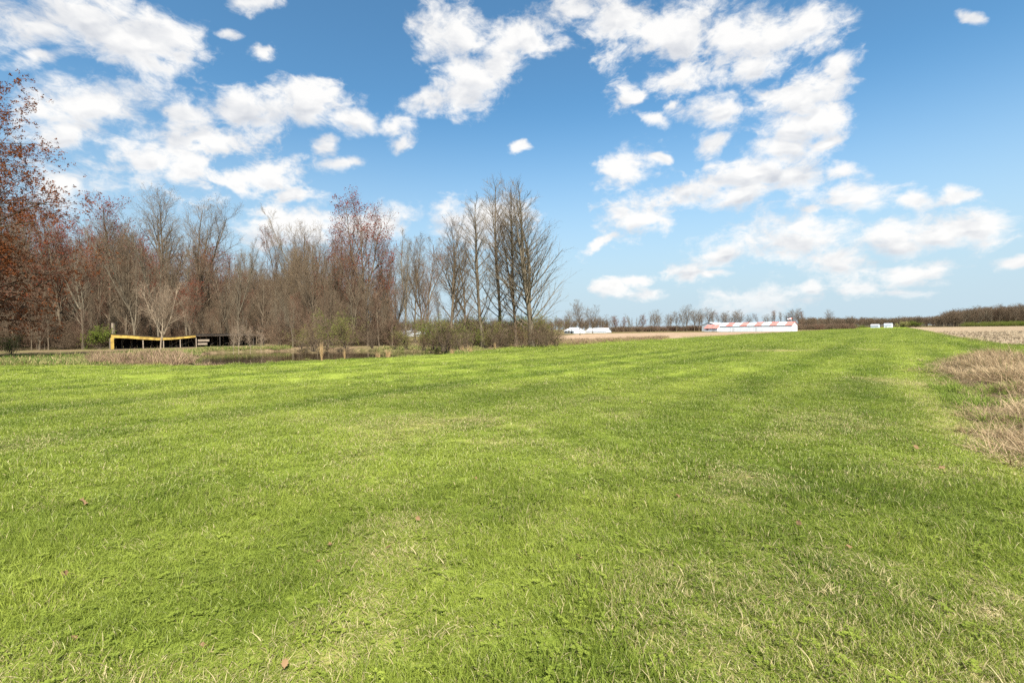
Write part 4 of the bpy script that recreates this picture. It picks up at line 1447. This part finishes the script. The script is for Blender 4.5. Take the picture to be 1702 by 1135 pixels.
for j in range(len(burn) - 1):
    X0, X1 = xl(burn[j][0]) + .02, xl(burn[j + 1][0])
    z0, z1 = zl(*burn[j]), zl(*burn[j + 1])
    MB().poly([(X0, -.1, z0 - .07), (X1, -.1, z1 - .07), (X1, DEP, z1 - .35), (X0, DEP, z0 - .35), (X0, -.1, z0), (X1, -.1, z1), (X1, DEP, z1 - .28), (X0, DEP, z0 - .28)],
              [(0, 3, 2, 1), (4, 5, 6, 7), (0, 1, 5, 4), (1, 2, 6, 5), (2, 3, 7, 6), (3, 0, 4, 7)]).build('charred_roof_sheet', M['char_and_shade'], shed)
    MB().bar((X0, 0, z0 - .22), (X1, 0, z1 - .2 - .03 * (j % 2)), .06, .26).build('charred_beam', M['char_and_shade'], shed)
nb = 24
for k in range(nb):
    MB().box(SL * k / nb, SL * (k + 1) / nb - .03, DEP - .1, DEP - .05, 0, 1.55).build('back_board', M['char_and_shade'], shed)  # interior shade painted in: near-black along the whole back
for k in range(7):
    MB().box(-.05, -.01, .1 + k * .77, .1 + k * .77 + .74, 0, 1.55 - .02 * k).build('side_board', M['old_wood'], shed)
for x in (238, 272, 300, 326.5, 366, 398, 422, 439):
    ch = x > 330
    tz = zl(x, 561.5) if x < 330 else zl(x, 556.5)
    MB().box(xl(x) - .06, xl(x) + .06, .07, .19, -.05, tz).build('post', M['char_and_shade' if ch else 'old_wood'], shed)
for k in range(9):
    X0 = .4 + k * (xl(326) - .8) / 8
    MB().bar((X0, .1, zl(256, 560) - .18), (X0, DEP - .12, zl(256, 560) - .45), .05, .14).build('rafter', M['old_wood'], shed)
for x in (205, 222, 256, 290, 314):
    MB().box(xl(x) - .05, xl(x) + .05, DEP * .5, DEP * .5 + .1, 0, zl(262, 561) - .35).build('inner_post', M['old_wood'], shed)
for x0, x1, y0, y1, yy_ in ((330, 349, 564, 567.8, .4), (330, 346, 570, 573.5, .6)):
    z0, z1 = zl(x0, y1), zl(x0, y0)
    MB().box(xl(x0), xl(x1), yy_, yy_ + .05, z0, z1 - .02).build('loose_plank', M['old_wood'], shed)
for x0, y0, x1, y1 in ((283, 576, 300, 566), (292, 575, 312, 571), (305, 573, 322, 566), (352, 573, 372, 562), (402, 572, 420, 560), (376, 571, 396, 566), (360, 560, 380, 568)):
    MB().bar((xl(x0), .9, max(.03, zl(x0, y0))), (xl(x1), 1.3, max(.05, zl(x1, y1))), .05, .07).build('fallen_rafter', M['old_wood' if x0 < 330 else 'char_and_shade'], shed)
MB().box(.05, SL - .05, .3, DEP - .15, -.02, .02).build('floor', M['char_and_shade'], shed)  # near-black floor, deep shade under the roof put into its colour
q = at_depth(188, a.y + 4)
pole = MB().box(-.13, .13, -.13, .13, 0, top_height(q, 537, 188)).build('pole', M['old_wood'], None)
pole.location = (q.x, q.y, 0)
tag(pole, 'bare wooden pole standing behind the left end of the shed', 'pole')


# ------------------------------------------------------------------ farm buildings
def metal(name, col, col2):
    m, t = new_mat(name)
    tc = t.add('ShaderNodeTexCoord').outputs['Object']
    n_ = t.noise(tc, .6, 5, .6)
    c_ = t.mix(t.ramp(n_, .35, .7), col, col2)
    p_ = t.add('ShaderNodeBsdfPrincipled', {'Base Color': c_, 'Roughness': .5, 'Specular IOR Level': .4})
    t.nt.links.new(p_.outputs[0], t.out.inputs[0])
    return m


M['white'] = metal('white_metal', (.58, .61, .64), (.68, .70, .71))
M['pale_blue'] = metal('pale_blue_metal', (.36, .41, .47), (.46, .51, .56))
M['red'] = metal('faded_red_metal', (.62, .16, .13), (.72, .23, .19))
M['grey'] = metal('grey_metal', (.36, .38, .40), (.46, .47, .48))
M['dark'] = metal('dark_opening', (.03, .03, .035), (.05, .05, .055))
M['door_grey'] = metal('pale_grey_door', (.48, .49, .50), (.56, .56, .56))


def building(name, pl, pr, depth, eave, ridge, label, cat, panels=('white',), wall='white', over=.25, front=(), wall_panels=1, hip=0.0):
    """gabled building with its long front from pl to pr (as seen, left to right)"""
    L = (pr - pl).length
    e = empty(name, pl, math.atan2(pr.y - pl.y, pr.x - pl.x))
    tag(e, label, cat)
    # body, local x along the front, y into the building
    MB().poly([(0, 0, 0), (L, 0, 0), (L, depth, 0), (0, depth, 0), (0, 0, eave), (L, 0, eave), (L, depth, eave), (0, depth, eave), (0, depth / 2, ridge - .03), (L, depth / 2, ridge - .03)],
              [(0, 1, 5, 4), (2, 3, 7, 6), (1, 2, 6, 9, 5), (3, 0, 4, 8, 7), (0, 3, 2, 1), (4, 5, 9, 8), (6, 7, 8, 9)]).build('wall', M[wall], e)
    n_ = len(panels)
    sl = (ridge - eave) / (depth / 2)
    for i, m_ in enumerate(panels):
        x0, x1 = -over + (L + 2 * over) * i / n_ + .01, -over + (L + 2 * over) * (i + 1) / n_ - .01
        if i:
            MB().bar((x0 - .01, -over, eave - sl * over + .13), (x0 - .01, depth / 2, ridge + .13), .08, .05).build('roof_seam', M['grey'], e)
        for sgn in (0, 1):
            ye = -over if sgn == 0 else depth + over
            ze = eave - sl * over + .03
            yr = depth / 2 + (-.002 if sgn == 0 else .002)
            vs = [(x0, ye, ze), (x1, ye, ze), (x1, yr, ridge + .03), (x0, yr, ridge + .03)]
            vs += [(a_, b_, c_ + .06) for a_, b_, c_ in vs]
            MB().poly(vs, [(0, 3, 2, 1), (4, 5, 6, 7), (0, 1, 5, 4), (1, 2, 6, 5), (2, 3, 7, 6), (3, 0, 4, 7)]).build('roof_panel', M[m_], e)
    for (pn, x0, x1, z0, z1, m_) in front:
        MB().box(x0 * L, x1 * L, -.04, -.003, z0, z1).build(pn, M[m_], e)
    return e, L


pr = at_depth(1316.5, 203)
wd = Vector((.74, -.672, 0)).normalized()
# solve for the left end in column 1196
dl = ray(1196, 548)
k_ = dl.x / dl.y
s_len = (pr.x - k_ * pr.y) / (wd.x - k_ * wd.y)
pl = pr - wd * s_len
eave = top_height(pr, 540.3, 1317)
barn, BL = building('striped_barn', pl, pr, 9.5, eave, top_height(pr, 534.8, 1317), 'long low white barn with a red and white striped roof', 'barn',
                    ('white', 'red') * 5, front=(('door', .195, .222, 0, 1.9, 'door_grey'), ('door', .52, .545, 0, 1.9, 'door_grey'),
                                                 ('wall_seam', .1635, .165, 0, 2.2, 'grey'), ('wall_seam', .4985, .5, 0, 2.2, 'grey'), ('wall_seam', .748, .7495, 0, 2.2, 'grey')))
q = at_depth(1171, 246)
q2 = at_depth(1192.5, 240)
building('red_roofed_outbuilding', q, q2, 6, top_height(q, 545.6, 1171), top_height(q, 540.2, 1171), 'small white outbuilding with a red roof left of the striped barn', 'outbuilding',
         ('red',) * 3, front=(('door', .62, .80, 0, 1.7, 'grey'), ('window', .15, .3, .7, 1.4, 'dark')))
q = at_depth(1190, 262)
q2 = at_depth(1207, 270)
building('grey_shed', q, q2, 8, top_height(q, 540.5, 1190), top_height(q, 535.6, 1190), 'grey-roofed shed behind the left end of the striped barn', 'shed', ('grey',) * 2, wall='grey')
q = at_depth(938, 232)
q2 = at_depth(954, 226)
building('white_farmhouse', q, q2, 7, top_height(q, 550, 938), top_height(q, 545, 938), 'small white farmhouse with dark windows beyond the thicket', 'house', ('white',) * 2,
         front=(('window', .1, .25, .5, 1.5, 'dark'), ('window', .4, .55, .5, 1.5, 'dark'), ('door', .7, .82, 0, 1.7, 'dark')))
q = at_depth(974, 250)
q2 = at_depth(1007, 246)
building('long_white_shed', q, q2, 14, top_height(q, 551.0, 968), top_height(q, 546.0, 968), 'long white metal shed with a white roof beside the round bare tree', 'shed', ('white',) * 4,
         front=(('door', .05, .2, 0, 1.2, 'door_grey'),))
q = at_depth(645, 185)
q2 = at_depth(673, 182)
building('white_shed', q, q2, 7, top_height(q, 555, 645), top_height(q, 550.5, 645), 'white shed seen through the trunks right of the red maples', 'shed', ('white',) * 2,
         front=(('window', .3, .4, .5, 1.3, 'dark'), ('window', .6, .7, .5, 1.3, 'dark')))
q = at_depth(689, 190)
q2 = at_depth(712, 187)
building('white_shed', q, q2, 7, top_height(q, 556, 689), top_height(q, 551.5, 689), 'smaller white shed seen through the thicket left of the tall trees', 'shed', ('white',) * 2,
         front=(('door', .4, .55, 0, 1.2, 'grey'),))
q = at_depth(1447, 440)
q2 = at_depth(1460, 436)
building('far_barn', q, q2, 9, top_height(q, 541.2, 1447), top_height(q, 539.3, 1447), 'left of the two tiny pale barns at the far end of the strip', 'barn', ('white',) * 2, wall='pale_blue',
         front=(('door', .6, .8, 0, 1.2, 'grey'),))
q = at_depth(1469, 450)
q2 = at_depth(1482, 446)
building('far_barn', q, q2, 9, top_height(q, 540.2, 1469), top_height(q, 537.6, 1469), 'right of the two tiny pale barns at the far end of the strip', 'barn', ('pale_blue',) * 2,
         front=(('door', .2, .4, 0, 1.4, 'grey'),))

# windsock behind the barn's right end
q = at_depth(1316, 214)
ws = empty('windsock', q)
tag(ws, 'red and white windsock on a thin pole above the striped barn', 'windsock')
zt = top_height(q, 528.5, 1316)
MB().box(-.04, .04, -.04, .04, 0, zt).build('pole', M['grey'], ws)
for k in range(4):
    x0, x1 = .5 * k, .5 * (k + 1)
    r0_, r1_ = .40 - .05 * k, .40 - .05 * (k + 1)
    th = [j * math.pi / 5 for j in range(10)]
    zc = zt - .3 - .06 * k
    vs = [(-x0 - .06, r0_ * math.cos(t_), zc + r0_ * math.sin(t_)) for t_ in th] + [(-x1 - .06, r1_ * math.cos(t_), zc - .06 + r1_ * math.sin(t_)) for t_ in th]
    MB().poly(vs, [(10 + j, 10 + (j + 1) % 10, (j + 1) % 10, j) for j in range(10)]).build('sock_band', M[('red', 'white')[k % 2]], ws)

# ------------------------------------------------------------------ fallen leaves in the lawn
M['dead_leaf'] = leafy('dead_leaf', (.17, .10, .05), (.36, .235, .13), .2)


def leaf_mesh(seed):
    r = np.random.default_rng(seed)
    out = [(0, 0), (.012, .02), (.03, .028), (.024, .04), (.042, .055), (.028, .066), (.03, .09), (.012, .088), (0, .11),
           (-.012, .088), (-.03, .09), (-.028, .066), (-.042, .055), (-.024, .04), (-.03, .028), (-.012, .02)]
    vs = [(x, y, (.2 + .5 * (seed % 3)) * abs(x) + .016 * math.sin(y * 60 + seed) + r.normal(0, .002)) for x, y in out]
    vs += [(0, y, .006 * math.sin(y * 60 + seed)) for y in (.03, .06, .085)]
    f = [(0, 1, 16), (1, 2, 16), (2, 3, 16), (3, 4, 17), (3, 17, 16), (4, 5, 17), (5, 6, 18), (5, 18, 17), (6, 7, 18), (7, 8, 18)]
    f += [(0, 16, 15), (15, 16, 14), (14, 16, 13), (13, 17, 12), (13, 16, 17), (12, 17, 11), (11, 18, 10), (11, 17, 18), (10, 18, 9), (9, 18, 8)]
    return mesh_np('fallen_leaf', vs, None, f, M['dead_leaf'], True)


LV = [leaf_mesh(i) for i in range(4)]
small = []
LAB = {(139, 846): 'large tan fallen leaf far left on the lawn, lying alone', (950, 1026): 'pale orange fallen leaf near the bottom middle of the lawn',
       (1405, 914): 'brown curled fallen leaf on the lawn before the dead weeds', (472, 1124): 'reddish fallen leaf at the very bottom of the lawn',
       (1124, 827): 'small reddish fallen leaf right of the middle of the lawn'}
for i, (x, y) in enumerate(((139, 846), (525, 941), (553, 913), (377, 982), (330, 1082), (472, 1124), (123, 1066), (109, 964), (950, 1026), (642, 920), (1124, 827),
                            (969, 934), (788, 798), (1405, 914), (1491, 818), (1528, 750), (1560, 784), (1180, 800), (700, 870), (1330, 880))):
    q = gp(x, y)
    ob = link('fallen_leaf', LV[i % 4])
    ob.location = (q.x, q.y, .042)
    ob.rotation_euler = (rnd.uniform(-.9, .9), rnd.uniform(-.9, .9), rnd.random() * 6.28)
    s = (1.25 if (x, y) == (139, 846) else rnd.uniform(.45, .72)) * (1.0 if y > 800 else 1.2)
    ob.scale = (s, s, s)
    tag(ob, LAB.get((x, y), 'small dry brown leaf lying in the lawn'), 'leaf', 'fallen leaves on the lawn')
    if (x, y) not in LAB:
        small.append(ob)
ordinals(small, '%s small dry brown leaf from the left on the lawn')
print('tris', sum(sum(len(p.vertices) - 2 for p in m_.polygons) for m_ in bpy.data.meshes))
